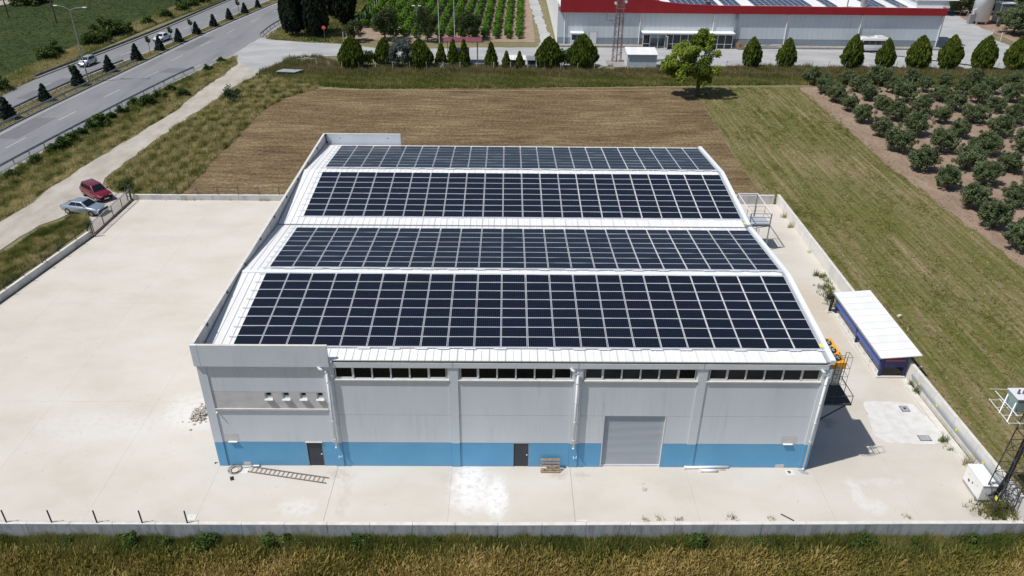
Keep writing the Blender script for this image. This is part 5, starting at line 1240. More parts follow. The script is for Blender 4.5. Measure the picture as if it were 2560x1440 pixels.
# telecom tower
tw = thing('telecom_tower', 'rusty red lattice telecom tower beside the white equipment hut', 'telecom tower', (38.3, 104.9, 0))
lattice(tw, (0, 0), .78, .42, 19.0, 26, .055, .024, m_rust)
MB().path([(0, 0, 0), (0, 0, 18.8)], .09, 6).obj('cable_run', m_dsteel, tw)
MB().path([(-.5, 0, 7.7), (-2.3, 0, 7.7), (-2.3, 0, 9.3)], .05, 5).obj('side_arm', m_rust, tw); MB().path([(-.5, 0, 8.4), (-2.3, 0, 8.4)], .04, 5).obj('side_arm', m_rust, tw); MB().tube((-.55, 0, 6.5), (-1.5, 0, 7.7), .04, 5).obj('side_arm', m_rust, tw)
for z in (7.9, 9.8, 12.5): MB().path([(-.75, -.7, z), (.85, -.7, z), (.85, .7, z), (-.75, .7, z), (-.75, -.7, z)], .035, 4).obj('ring_frame', m_rust, tw)
for (x, y, z) in ((-.9, -.3, 10.6), (.85, -.5, 10.9), (.9, -.4, 12.4)): MB().tube((x, y-.12, z), (x, y+.1, z), .25, 14).obj('dish_antenna', m_white, tw)
for (x, y, z) in ((-.7, .5, 11.4), (.8, .4, 11.7), (.1, -.8, 12.8)): MB().box(x-.12, y-.08, z, x+.12, y+.08, z+1.6).obj('panel_antenna', m_rust, tw)
MB().box(-1.7, -1.9, 0, 1.6, 1.5, .32).obj('foundation', m_kmid, tw)
for k in range(6): MB().tube((-.4+.1*k, -.6, 1.0+k*2.8), (.5, -.6, 2.2+k*2.8), .02, 4).obj('tower_step', m_rust, tw)
# white hut
hu = thing('equipment_hut', 'white metal equipment hut with pitched roof beside the telecom tower', 'hut', (39.6, 100.5, 0))
MB().box(-2.2, -.1, -.05, 5.4, 3.6, .55).obj('plinth', m_kmid, hu)
hm = MB().box(.006, 0, .56, .74, .08, 2.75).mesh('wall_sheet', m_facw)
for k in range(7): link('wall_sheet', hm, hu, (.0+k*.745, 0, 0))
MB().box(0, .09, .56, 5.21, 3.4, 2.74).obj('hut_body', m_facw, hu)
for k in range(6): MB().hexa([(-.1+k*.91, -.25, 2.72), (.80+k*.91, -.25, 2.72), (.80+k*.91, 3.6, 3.15), (-.1+k*.91, 3.6, 3.15), (-.1+k*.91, -.25, 2.8), (.80+k*.91, -.25, 2.8), (.80+k*.91, 3.6, 3.23), (-.1+k*.91, 3.6, 3.23)]).obj('roof_sheet', m_roof, hu)
MB().box(.3, -.04, 1.7, .5, -.001, 1.9).obj('wall_box', m_gutter, hu)
t = thing('stone_pile', 'small pile of pale stones left of the telecom tower', 'stones', (35.2, 100.3, 0))
for k in range(60):
    r = abs(random.gauss(0, .5)); a = random.uniform(0, 6.28); s = random.uniform(.1, .22); z = max(0, .7-r*.7)*random.uniform(.4, 1)
    MB().hexa([(math.cos(a)*r*1.5+dx*s, math.sin(a)*r+dy*s, z+dz*s) for dz in (0, random.uniform(.6, 1)) for dx, dy in ((-1, -1), (1, -.8), (.9, 1), (-1, .8))]).obj('stone', m_stone, t)
# canopy, container and sheds
ca = thing('gate_canopy', 'maroon roofed open canopy at the factory gate', 'canopy', (6.9, 103.6, 0))
for k in range(7): MB().hexa([(k*.985, 0, 3.9), (k*.985+.97, 0, 3.9), (k*.985+.97, 2.7, 4.1), (k*.985, 2.7, 4.1), (k*.985, 0, 4.0), (k*.985+.97, 0, 4.0), (k*.985+.97, 2.7, 4.2), (k*.985, 2.7, 4.2)]).obj('roof_sheet', m_maroon, ca)
for (x, y) in ((.8, .4), (1.1, 2.3), (6.2, .4), (6.0, 2.3)): MB().tube((x, y, 0), (x, y, 3.9), .06, 6).obj('post', m_gsteel, ca)
MB().box(-2.5, -2.6, -.02, 8.6, -2.35, .75).obj('kerb_wall', m_kerb, ca)
co = thing('control_box', 'blue grey cabin block standing under the maroon canopy', 'cabin', (8.85, 104.4, .03))
bevel(MB().box(0, 0, 0, 2.6, 2.1, 2.3).obj('cabin_body', m_facd, co), .04, 2)
for k in range(2): MB().box(.3+k*1.1, -.02, .9, 1.2+k*1.1, -.001, 1.8).obj('cabin_panel', mat('blue_grey_panel', [(.16, .20, .27)], rough=.5) if k == 0 else MATS['blue_grey_panel'], co)
t = thing('barrier_frame', 'thin white gate frame left of the maroon canopy', 'gate frame', (4.6, 103.6, 0))
for x in (0, 1.2): MB().tube((x, 0, 0), (x+.3, 0, 1.9), .05, 5).obj('upright', m_white, t)
for z in (.6, 1.2, 1.8): MB().tube((.1+z*.15, 0, z), (1.2+z*.15, 0, z), .04, 5).obj('crossbar', m_white, t)
for (x0, x1, y0, h, m, lab) in ((18.7, 21.7, 100.9, 1.5, m_roof, 'low white roofed kennel shed behind the small cone conifers'), (21.85, 23.6, 99.9, 1.7, m_gsteel, 'low shed with grey corrugated roof beside the round conifer')):
    t = thing('small_shed', lab, 'shed', (x0, y0, 0)); Wx = x1-x0
    for k in range(int(Wx/.5)): MB().hexa([(k*.5, 0, h), (k*.5+.46, 0, h), (k*.5+.46, 2.3, h+.25), (k*.5, 2.3, h+.25), (k*.5, 0, h+.05), (k*.5+.46, 0, h+.05), (k*.5+.46, 2.3, h+.3), (k*.5, 2.3, h+.3)]).obj('roof_sheet', m, t)
    MB().box(.1, .25, 0, Wx-.1, .3, h*.55).obj('front_board', m_gutter, t); MB().box(.1, 2.0, 0, Wx-.1, 2.1, h).obj('back_board', m_dsteel, t)
    for x in (.08, Wx-.14): MB().box(x, .05, 0, x+.08, .13, h).obj('post', m_walltop, t)
# tank and cooler at far right
tk = thing('gas_tank', 'tall white upright gas tank at the far right beyond the factory', 'tank', (126.0, 145.0, 0))
MB().tube((0, 0, .6), (0, 0, 14), 1.95, 32).obj('tank_shell', m_white, tk, True)
for a in range(4): MB().box(1.5*math.cos(a*1.57+.78)-.15, 1.5*math.sin(a*1.57+.78)-.15, 0, 1.5*math.cos(a*1.57+.78)+.15, 1.5*math.sin(a*1.57+.78)+.15, .7).obj('leg', m_white, tk)
MB().box(-2.9, -1.2, 0, -1.9, -.2, 2.1).obj('valve_box', m_gsteel, tk); MB().path([(-2.3, -.9, 2.1), (-2.4, -.9, 3.1), (-1.6, -.7, 3.2)], .12, 6).obj('pipework', m_white, tk)
ck = thing('vaporiser', 'grey finned vaporiser block beside the tall white gas tank', 'vaporiser', (129.6, 143.8, .0))
for k in range(10): MB().box(.3*k, 0, .4, .3*k+.17, 2.6, 4.4).obj('cooling_fin', m_gsteel, ck)
MB().box(-.1, -.1, 4.41, 3.0, 2.7, 4.6).obj('top_cover', m_alu, ck)
for x in (0, 2.8): MB().box(x, .1, 0, x+.1, .2, .4).obj('foot', m_gsteel, ck)
t = thing('red_white_pump', 'small red and white pump post beside the gravel yard far right', 'pump', (130.5, 141.0, 0)); MB().box(0, 0, 0, .5, .4, 1.6).obj('pump_body', m_white, t); MB().box(.55, 0, 0, 1.0, .4, 1.2).obj('pump_side', m_red, t)
for k, (u, v) in enumerate([(2398, 40), (2412, 50), (2419, 54)]):
    x, y = ground(u, v); t = thing('yellow_post', ['left', 'middle', 'right'][k]+' one of three pale posts left of the gas tank', 'post', (x, y, 0)); MB().tube((0, 0, 0), (.4, 0, 2.0), .07, 6).obj('post_body', m_stone, t)

# ------------------------------------------------------------------ VEGETATION
def inframe(x, y, z=2, mu=90, mv=90):
    d = np.array([x, y, z])-CAM; zz = d@_fw
    if zz <= 0: return False
    u = 1280+F*(d@_r2)/zz; v = 720-F*(d@_u2)/zz
    return -mu < u < 2560+mu and -mv < v < 1440+mv
def clumps_blob(n, rx, ry, rz, cz, seed, shell=.75, r=.5, low=-.6):
    r_ = np.random.default_rng(seed); d = r_.normal(size=(n*2, 3)); d /= np.linalg.norm(d, axis=1)[:, None]; d = d[d[:, 2] > low][:n]
    k = shell+(1-shell)*r_.random(len(d)); lum = 1+.16*np.sin(d[:, 0]*3.1+seed)+.14*np.sin(d[:, 1]*4.3+seed*2)+.08*np.sin(d[:, 2]*6+seed)
    C = d*k[:, None]*lum[:, None]*np.array([rx, ry, rz])+np.array([0, 0, cz])
    return C, np.full(len(C), r)*r_.uniform(.7, 1.25, len(C)), np.clip(.5+r_.normal(0, .2, len(C)), 0, 1)
def limbs(h, spread, n, r0, seed, top=None):
    rs = random.Random(seed); mb = MB(); k = h*.35
    mb.tube((0, 0, -.1), (rs.uniform(-.1, .1), rs.uniform(-.1, .1), k), r0*1.25, 8, 0, r0*.9)
    for i in range(n):
        a = i*2*math.pi/n+rs.uniform(-.4, .4); e = spread*rs.uniform(.5, 1)
        m_ = (math.cos(a)*e*.5, math.sin(a)*e*.5, k+(h-k)*.4); mb.tube((0, 0, k*.85), m_, r0*.6, 6, 0, r0*.35)
        q = (math.cos(a)*e, math.sin(a)*e, h*rs.uniform(.75, .95)); mb.tube(m_, q, r0*.35, 5, 0, r0*.1)
        a2 = a+rs.uniform(.5, 1); mb.tube(m_, (math.cos(a2)*e*.8, math.sin(a2)*e*.8, h*.7), r0*.25, 5, 0, r0*.08)
    return mb
def tree_proto(tm, cm):
    return tm, cm
def put_tree(name, lab, cat, x, y, tm, cm, s=1.0, rz=0, grp=None, z=0, sz=None):
    t = thing(name, lab, cat, (x, y, z), rz, grp); t.scale = (s*random.uniform(.95, 1.06), s*random.uniform(.95, 1.06), (sz or s)*random.uniform(.96, 1.04)); t.rotation_euler = (random.uniform(-.03, .03), random.uniform(-.03, .03), rz)
    if tm: link('trunk', tm, t)
    link('crown', cm, t)
    return t
# olive prototypes
OL = []
for q in range(5):
    C, R, T = clumps_blob(64, 1.65, 1.65, 1.3, 2.0, 40+q, .5, .6, -.85)
    V = leaf_arrays(C, R, 95, .11, T, .9, .3, 60+q, 1.4)
    C2, R2_, T2 = clumps_blob(44, 1.95, 1.95, 1.55, 2.05, 80+q, .93, .34, -.8)
    V2 = leaf_arrays(C2, R2_, 70, .095, np.clip(T2+.1, 0, 1), 1, .3, 90+q, 1.4)
    OL.append((limbs(2.6, 1.3, 5, .13, q).mesh('trunk', m_bark), leaf_mesh('crown', [V, V2], l_olive)))
ordn = ['first', 'second', 'third', 'fourth', 'fifth', 'sixth', 'seventh', 'eighth', 'ninth', 'tenth', 'eleventh', 'twelfth', 'thirteenth', 'fourteenth']
oy = [25.5, 31.4, 36.2, 41.6, 47.4, 53.3, 59.4, 65.7, 71.8, 77.2, 82.5, 87.3, 92.2]
for i in range(9):
    k = 0
    for j, y in enumerate(oy):
        x = 70.2+5.55*i+random.uniform(-.35, .35); yy = y+random.uniform(-.4, .4)+(.8 if i % 2 else 0)
        if j == 12 and i == 0: x -= .5
        if j == 12 and i > 7: continue
        if not inframe(x, yy): continue
        a = OL[(i*3+j*2+random.randint(0, 1)) % 5]; s = random.choice([.70, .76, .82, .86, .9])*random.uniform(.95, 1.05)*(1.08-.018*j)
        put_tree('olive_tree', f'{ordn[k]} olive tree from the front in the {ordn[i]} row from the green field', 'olive tree', x, yy, *a, s, random.uniform(0, 6.28), 'olive trees in the grove beside the green field', 0, s*random.uniform(.9, 1.12)); k += 1
# far grove, darker and larger
n = 0; cnt_ = {}
for i in range(11):
    for j in range(14):
        x = 108+6.3*i+random.uniform(-1, 1)+(3 if j % 2 else 0); y = 106+7.0*j+random.uniform(-1, 1)
        if in_poly(np.array([[x, y]]), [(100, 103), (117, 103), (125, 120), (125.5, 134), (133, 137), (135, 150), (122, 153), (113, 178), (100, 178)])[0]: continue
        if x < 113 and y > 103: continue
        if not inframe(x, y, 3, 50, 60): continue
        s = random.uniform(1.35, 1.75); n += 1; cnt_[i] = cnt_.get(i, -1)+1
        side = 'beside the gas tank' if x < 130 else 'deep in the far grove'
        put_tree('grove_tree', f'{ordn[cnt_[i]] if cnt_[i] < 14 else "last"} tree in the {ordn[i]} row of the dark far grove beyond the gravel', 'tree', x, y, *OL[n % 5], s, random.uniform(0, 6.28), 'dark trees of the far grove beyond the gravel yard')
# broadleaf tree at the field edge
C, R, T = clumps_blob(110, 3.9, 3.6, 3.7, 6.1, 5, .55, .85, -.85)
C3, R3_, T3 = clumps_blob(30, 1.6, 1.5, 1.6, 9.2, 6, .5, .6, -.8); C3[:, 0] += 1.2; C3[:, 2] += .3
C4, R4_, T4 = clumps_blob(24, 1.5, 1.4, 1.2, 5.4, 9, .5, .55, -.8); C4[:, 0] -= 3.6
C = np.concatenate([C, C3, C4]); C[:, 0] -= 1.4; C[:, 2] -= .7; R = np.concatenate([R, R3_, R4_]); T = np.concatenate([T, T3, T4])
bt_ = put_tree('broadleaf_tree', 'big green broadleaf tree standing alone at the corner of the mown field', 'tree', 48.9, 84.9, limbs(8.2, 3.0, 7, .3, 3).mesh('trunk', m_bark), leaf_mesh('crown', [leaf_arrays(C, R*.92, 130, .17, np.clip(T+.12, 0, 1), .9, .7, 7, 1.1)], l_tree), 1.0)
# egg shaped conifers (dense upright sprays over a solid heart)
def egg(rx, h, seed, cone=0.0, n=420, per=26, size=.17, m=None):
    r_ = np.random.default_rng(seed)
    t = r_.random(n)**.9; a = r_.uniform(0, 2*math.pi, n)
    def R(t): return rx*((np.sin(np.pi*np.clip(t, 0, 1)**.62))**.75*(1-cone)+cone*(1-t)*1.15)
    rr = R(t)*(.88+.09*np.sin(a*4+t*7+seed)+.06*np.sin(a*9-t*17+seed)+.10*r_.random(n))
    C = np.stack([np.cos(a)*rr, np.sin(a)*rr, .25+t*(h-.3)], 1)
    V = leaf_arrays(C, np.full(n, .26), per, size, np.clip(.5+r_.normal(0, .22, n), 0, 1), 1.1, .3, seed+1, 1.5, True)
    # heart
    vs = []; fs = []; K = 12; M_ = 14
    for i in range(K+1):
        tt = i/K
        for j in range(M_): 
            q = float(R(np.array([tt]))[0])*.80; vs.append((math.cos(j*2*math.pi/M_)*q, math.sin(j*2*math.pi/M_)*q, .3+tt*(h-.6)))
    return leaf_mesh('crown', [V], m or l_thuja), (vs, K, M_)
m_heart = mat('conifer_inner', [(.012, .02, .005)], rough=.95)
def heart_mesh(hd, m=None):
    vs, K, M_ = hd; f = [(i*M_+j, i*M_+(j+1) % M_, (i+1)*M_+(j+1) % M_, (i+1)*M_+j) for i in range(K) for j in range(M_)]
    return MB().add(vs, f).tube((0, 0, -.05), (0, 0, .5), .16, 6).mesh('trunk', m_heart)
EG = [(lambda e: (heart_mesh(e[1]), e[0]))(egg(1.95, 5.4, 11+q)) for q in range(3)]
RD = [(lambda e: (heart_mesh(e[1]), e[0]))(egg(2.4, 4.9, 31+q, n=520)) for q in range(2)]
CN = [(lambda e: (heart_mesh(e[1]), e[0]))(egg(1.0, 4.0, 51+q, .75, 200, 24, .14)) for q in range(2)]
eg = [(63.2, 'first egg shaped conifer, leftmost before the factory, right of the broadleaf tree'), (69.4, 'second egg shaped conifer before the factory, left of the long gap'), (81.2, 'third egg shaped conifer, directly left of the white minibus'), (87.3, 'slim egg shaped conifer at the rear of the white minibus'), (93.1, 'egg shaped conifer right of the minibus, before the factory corner'), (98.9, 'egg shaped conifer just left of the factory end wall shadow'), (105.0, 'egg shaped conifer standing before the open gravel on the right'), (111.0, 'egg shaped conifer cut by the right edge of the photo')]
for k, (x, lab) in enumerate(eg): put_tree('egg_conifer', lab, 'conifer', x-.8, 103.1, *EG[k % 3], [.82, .84, .96, .82, 1.0, .98, .98, 1.0][k], k*1.3, 'egg shaped conifers in front of the factory', 0, [.98, .96, 1.03, .98, 1.08, 1.05, 1.05, 1.02][k])
lr = [(-9.0, 100.3, RD[0], .92, 1.08, 'large pointed conifer, leftmost of the row by the gravel road'), (-3.5, 102.0, EG[1], .85, .85, 'conifer left of the silver leaved shrub'), (3.0, 101.0, RD[1], .9, .98, 'wide dark conifer right of the silver leaved shrub'), (6.6, 102.0, CN[0], 1.0, 1.0, 'small cone conifer left of the maroon canopy cabin'), (8.7, 101.9, CN[1], 1.0, 1.1, 'small cone conifer before the left side of the cabin'), (10.8, 101.2, CN[0], 1.0, 1.15, 'small cone conifer before the middle of the cabin'), (15.6, 101.3, CN[1], 1.1, 1.1, 'small cone conifer right of the canopy post'), (18.2, 100.2, CN[0], .8, .75, 'very small cone conifer left of the white kennel shed'), (20.6, 100.0, CN[1], .8, .8, 'very small cone conifer before the white kennel shed'), (25.8, 101.3, RD[0], 1.0, 1.08, 'big round conifer right of the corrugated shed'), (31.7, 101.6, RD[1], 1.05, 1.12, 'biggest round conifer, left of the telecom tower')]
for x, y, a, s, sz, lab in lr: put_tree('clipped_conifer', lab, 'conifer', x, y, *a, s, random.uniform(0, 6), 'clipped conifers along the gravel road', 0, sz)
C, R, T = clumps_blob(60, 2.5, 2.0, 2.4, 2.9, 15, .5, .7, -.9)
put_tree('silver_shrub', 'large silver green willow like shrub in the conifer row', 'shrub', -.2, 101.0, limbs(3.5, 1.6, 5, .1, 8).mesh('trunk', m_bark), leaf_mesh('crown', [leaf_arrays(C, R, 110, .11, T, 1, .2, 16, 2.4)], l_silver))
C, R, T = clumps_blob(22, .9, .9, 1.3, 1.6, 18, .4, .5, -.9)
SB = leaf_mesh('crown', [leaf_arrays(C, R, 70, .12, T, 1, .2, 19)], l_bush); ST = limbs(1.8, .7, 4, .06, 4).mesh('trunk', m_bark)
put_tree('green_shrub', 'loose green shrub between the leftmost conifer and its neighbour', 'shrub', -6.3, 101.4, ST, SB, 1.1); put_tree('green_shrub', 'loose green shrub squeezed between the two big round conifers', 'shrub', 28.6, 101.9, ST, SB, 1.3)
# round trees at the vineyard edge
C, R, T = clumps_blob(60, 2.0, 2.0, 2.2, 3.1, 25, .6, .7, -.8)
VT = (limbs(3.2, 1.4, 5, .14, 11).mesh('trunk', m_bark), leaf_mesh('crown', [leaf_arrays(C, R, 85, .13, T, 1, .2, 26)], leafmat('dark_round_leaves', [(.02, .036, .010), (.042, .065, .018), (.075, .10, .03)])))
for x, y, s, sz, lab in ((-12.2, 121.2, .95, .8, 'small round tree at the left front corner of the vineyard'), (-6.3, 122.6, 1.25, 1.2, 'round tree before the vineyard, second from the left'), (2.4, 121.8, 1.05, 1.15, 'round tree before the vineyard beside the double yard lamp'), (10.6, 123.6, 1.2, 1.1, 'round tree before the vineyard behind the maroon canopy')):
    put_tree('round_tree', lab, 'tree', x, y, *VT, s, x, 'round trees in front of the vineyard', 0, sz)
# tall cypresses
def cyp(seed, rx=2.0, h=14):
    r_ = np.random.default_rng(seed); n = 520; t = r_.random(n); a = r_.uniform(0, 6.28, n); R = rx*np.clip(1.15-t**1.6, .05, 1)*(.55+.45*np.minimum(1, t*7))*(.85+.18*np.sin(a*4+t*13+seed))
    C = np.stack([np.cos(a)*R, np.sin(a)*R, .9+t*(h-1)], 1)
    V = leaf_arrays(C, np.full(n, .4), 26, .2, np.clip(.5+r_.normal(0, .25, n), 0, 1), 1.3, .2, seed, 1.6, True)
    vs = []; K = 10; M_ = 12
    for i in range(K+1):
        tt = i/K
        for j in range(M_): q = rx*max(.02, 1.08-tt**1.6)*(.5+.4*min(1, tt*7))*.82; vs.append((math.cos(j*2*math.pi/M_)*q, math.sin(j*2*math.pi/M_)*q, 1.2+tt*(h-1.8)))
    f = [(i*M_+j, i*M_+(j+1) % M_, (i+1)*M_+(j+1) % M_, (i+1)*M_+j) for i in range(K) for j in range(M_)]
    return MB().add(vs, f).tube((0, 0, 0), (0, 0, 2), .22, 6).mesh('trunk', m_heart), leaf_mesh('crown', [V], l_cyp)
CP = [cyp(5), cyp(6)]
for x, y, s, lab in ((-25.6, 125.5, 1.05, 'tall dark cypress nearest the highway, leftmost of the group'), (-20.6, 125.2, 1.15, 'tall dark cypress right of the leftmost one, beside the stop sign'), (-23.2, 129.2, 1.1, 'tall dark cypress behind the gap of the front two'), (-16.6, 136.4, 1.15, 'tall dark cypress standing apart on the right of the group'), (-20.2, 143.5, 1.1, 'tall dark cypress at the back of the group'), (-24.0, 148.0, 1.05, 'rearmost dark cypress toward the highway')):
    put_tree('tall_cypress', lab, 'cypress', x, y, *CP[int(abs(x)) % 2], s, x, 'tall dark cypresses at the highway junction')
# median conifers and lollipop trees
def pine(seed, rx=1.3, h=3.3):
    r_ = np.random.default_rng(seed); n = 260; t = r_.random(n)**1.3; a = r_.uniform(0, 6.28, n)
    R = rx*(1-t)**.75*(.62+.38*np.abs(np.sin(t*15+np.sin(a*3+seed))))*r_.uniform(.55, 1.05, n)
    C = np.stack([np.cos(a)*R, np.sin(a)*R, .25+t*(h-.3)], 1)
    V = leaf_arrays(C, np.full(n, .2), 26, .11, np.clip(.5+r_.normal(0, .25, n), 0, 1), .7, .2, seed, 1.7)
    return MB().tube((0, 0, 0), (0, 0, h*.85), .07, 6, 0, .02).mesh('trunk', m_bark), leaf_mesh('crown', [V], l_pine)
PN = [pine(3), pine(8), pine(9)]
mc = [(18, 299), (115, 254), (205, 216), (280, 181), (342, 152), (396, 127), (446, 106), (491, 86), (530, 67), (571, 50), (607, 34), (640, 20)]
for k, (u, v) in enumerate(mc):
    x, y = ground(u, v); x = (xat(med_near, y)+xat(med_far, y))/2
    put_tree('median_conifer', f'{ordn[k]} bluish conifer in the highway median counted from the left edge', 'conifer', x, y, *PN[k % 3], [.95, .8, .95, .85, .85, .78, .76, .72, .74, .7, .7, .62][k], k*1.7, 'bluish conifers in the highway median', .1)
C, R, T = clumps_blob(14, .42, .42, .38, 0, 77, .6, .2, -1)
LC = leaf_mesh('crown', [leaf_arrays(C+np.array([0, 0, 2.3]), R, 55, .08, T, 1, .1, 78)], l_bush); LT = MB().tube((0, 0, 0), (0, 0, 2.2), .04, 6).mesh('trunk', m_bark)
for k, (u, v) in enumerate([(156, 218), (368, 137), (422, 112), (469, 90), (587, 39)]):
    x, y = ground(u, v); x = (xat(med_near, y)+xat(med_far, y))/2-.1
    put_tree('lollipop_tree', f'{ordn[k]} small ball topped tree in the median counted from the left', 'tree', x, y, LT, LC, 1.15, 0, 'ball topped trees in the median', .1)
# hedgerow bushes
def bushp(seed, rx, rz, m, n=26, lf=.12, per=80):
    C, R, T = clumps_blob(n, rx, rx, rz, rz*.45, seed, .35, .38*rx, -.4); C[:, 2] = np.maximum(C[:, 2], .15)
    return leaf_mesh('crown', [leaf_arrays(C, R, per, lf, T, 1, .3, seed)], m)
BS = [bushp(101+q, 1.15, 1.0, l_bush) for q in range(3)]; BT = limbs(.9, .5, 4, .05, 9).mesh('trunk', m_bark)
bl_ = [(118, 148, 1.5), (132, 140, 1.5), (150, 138, 1.0), (232, 112, 1.6), (250, 104, 1.8), (272, 92, 2.2), (290, 86, 1.9), (322, 82, 1.2), (372, 60, 1.1), (418, 44, 1.2), (455, 26, 1.5), (474, 18, 1.6), (498, 8, 1.8), (508, 4, 1.4), (70, 12, 2.4), (90, 6, 2.6), (1, 226, 1.5)]
for k, (u, v, s) in enumerate(bl_):
    x, y = ground(u, v); put_tree('hedge_bush', f'{["dark green bush", "dark green bush", "dark green bush", "large leafy bush", "large leafy bush", "largest leafy bush", "large leafy bush", "brownish bush", "dark bush", "dark bush", "dark bush", "tall dark bush", "tall dark bush", "tall dark bush", "bush by the farm lane", "big bush by the farm lane", "bush cut by the left photo edge"][k]} beyond the highway, {["leftmost of its clump", "middle of the left clump", "last of the left clump", "left of the clump behind the lamp", "second of the clump behind the lamp", "third of the clump behind the lamp", "last of the clump behind the lamp", "next after the big clump", "alone on the dry strip", "second of the single bushes", "before the three farthest", "first of the three farthest", "second of the three farthest", "last of the three farthest", "left one", "right one", "at the road bend"][k]}', 'bush', x, y, BT, BS[k % 3], s, k, 'bushes between highway and meadow')
vb = [(30, 445, .8), (92, 405, .8), (135, 378, .9), (160, 366, 1.0), (182, 352, 1.0), (205, 338, .9), (232, 322, 1.0), (255, 310, 1.2), (280, 296, .8), (305, 282, .8), (340, 262, .9), (372, 262, 1.3), (398, 246, .9), (430, 226, .8), (460, 240, 1.0), (520, 175, .7), (555, 155, .7)]
for k, (u, v, s) in enumerate(vb):
    x, y = ground(u, v); put_tree('verge_bush', f'{ordn[k] if k < 14 else ["fifteenth", "sixteenth", "seventeenth"][k-14]} low green bush below the near guardrail counted from the left', 'bush', x, y, BT, BS[(k+1) % 3], s*.9, k*2, 'low bushes on the verge below the guardrail', 0, s*.8)
x, y = ground(578, 250); put_tree('silver_shrub', 'grey green shrub on the right verge of the dirt track', 'shrub', x, y, BT, leaf_mesh('crown', [leaf_arrays(*[a for a in clumps_blob(26, 1.3, 1.2, 1.0, .6, 120, .4, .45, -.3)[:2]], 80, .1, np.full(26, .5)[:len(clumps_blob(26, 1.3, 1.2, 1.0, .6, 120, .4, .45, -.3)[0])], 1, .2, 121)], leafmat('grey_green_leaves', [(.035, .06, .03), (.06, .09, .05), (.10, .13, .08)])), 1.2)
x, y = ground(314, 474); put_tree('verge_bush', 'small bright green bush behind the far gate post', 'bush', x, y, BT, BS[0], .75)
# vines
VN = []
for q in range(3):
    r_ = np.random.default_rng(200+q); n = 150; yy = np.sort(r_.uniform(0, 12, n)); C = np.stack([r_.normal(0, .24, n), yy, .35+np.abs(r_.normal(0, .45, n))+.35], 1)
    VN.append(leaf_mesh('foliage', [leaf_arrays(C, np.full(n, .30), 48, .14, np.clip(.5+r_.normal(0, .25, n), 0, 1), 1, .3, 210+q)], l_vine))
VP = MB()
for yy in range(0, 13, 3): VP.tube((0, yy, 0), (0, yy, 1.2), .05, 5)
VP = VP.mesh('vine_stocks', m_bark)
for k in range(VROWS):
    xb = -14.8+(20.7+14.8)*k/(VROWS-1); xt = xb+1.0; ys0 = 124.2 if k > 3 else 137-3.4*k
    t = thing('vine_row', f'{ordn[k] if k < 14 else ["fifteenth", "sixteenth"][k-14]} row of bright green vines counted from the left', 'vine row', (xb+(xt-xb)*(ys0-123.5)/45, ys0, 0), -math.atan2(xt-xb, 45.5), 'rows of the vineyard')
    for s in range(5):
        link('foliage', VN[(k+s) % 3], t, (0, s*11.9, 0)); link('vine_stocks', VP, t, (0, s*11.9, 0))

# ------------------------------------------------------------------ GRASSES (uncountable)
def stripes(P, a): return lownoise(P*np.array(a), .5, 3)
# wheat in front
Pw = sample([(-17, -6.3), (54, -6.0), (54, -11.5), (-17, -11.5)], 52000)
tw_ = np.clip(lownoise(Pw, .7, 9)*.7+.25+RNG.normal(0, .12, len(Pw))-np.clip((Pw[:, 1]+7.0)*.35, 0, .4), 0, 1)
tufts('wheat_field', Pw, l_wheat, -1.25, .70+.30*(lownoise(Pw, 1.6, 4)-.5),   .14, .09, 3, .05, .7, tw_, True, ('ripening golden wheat in the foreground', 'wheat'))
Pv = np.stack([RNG.uniform(-17, 54, 24000), -5.05-np.abs(RNG.normal(0, .75, 24000))], 1); Pv[:, 1] += .007*np.clip(Pv[:, 0], 0, 60)
hv_ = .4+.6*lownoise(Pv, 1.6, 12)**1.5
tufts('wall_foot_grass', Pv, l_grass, -1.25, hv_, .35, .12, 5, .055, .5, np.clip(.18+.4*lownoise(Pv, .9, 22)+RNG.normal(0, .12, len(Pv)), 0, .9), kindlabel=('rank green weeds along the foot of the front wall', 'weeds'))
for k, (u, s) in enumerate([(180, .62), (335, .8), (420, .6), (530, .95), (690, .85), (760, .6), (905, .8), (1100, .55), (1300, .6), (1500, .5), (1732, .85), (1880, .6), (2150, .85), (2280, .55), (2420, .7), (2480, .6)]):
    x, y = ground(u, 1350, -1.2); 
    put_tree('wall_bush', f'{ordn[k] if k < 14 else ["fifteenth", "sixteenth"][k-14]} leafy green bush against the front wall counted from the left', 'bush', x, -5.55+.007*max(0, x), BT, BS[k % 3], s*.8, k*1.3, 'bushes along the foot of the front wall', -1.25, s*.72)
# verges, ditch, field weeds
v1 = [(xat(near_edge, y)+1.1, y) for y in range(24, 107, 4)]+[(x-.3, y) for x, y in tl[::-1]]
Pg = sample(v1, 38000); _xe = np.interp(Pg[:, 1], [q[1] for q in near_edge], [q[0] for q in near_edge]); _tl = sorted(tl, key=lambda q: q[1]); _xt = np.interp(Pg[:, 1], [q[1] for q in _tl], [q[0] for q in _tl]); _f = np.clip((Pg[:, 0]-_xe)/np.maximum(_xt-_xe, .5), 0, 1); tg = np.clip(.32+.5*_f+(lownoise(Pg, 2.2, 31)-.5)*.9+RNG.normal(0, .15, len(Pg)), 0, 1)
tufts('verge_grass_near_highway', Pg, l_grass, 0, .16+.6*lownoise(Pg, 2.2, 32)**2, .4, .18, 4, .06, .5, tg, kindlabel=('mixed green and dry grass between guardrail and dirt track', 'grass'))
v2 = rough_line(px([(268, 464), (269, 447), (331, 400), (403, 348), (453, 311), (503, 280), (556, 243), (606, 210), (646, 190), (700, 196), (800, 214), (790, 222), (725, 240), (665, 270), (590, 345), (515, 420), (455, 484), (340, 484), (290, 484)]), .2, 1.5, 41)
Pg = sample(v2, 34000); tg = np.clip(.68+(lownoise(Pg, 2.2, 33)-.5)*1.3+RNG.normal(0, .12, len(Pg)), 0, 1)
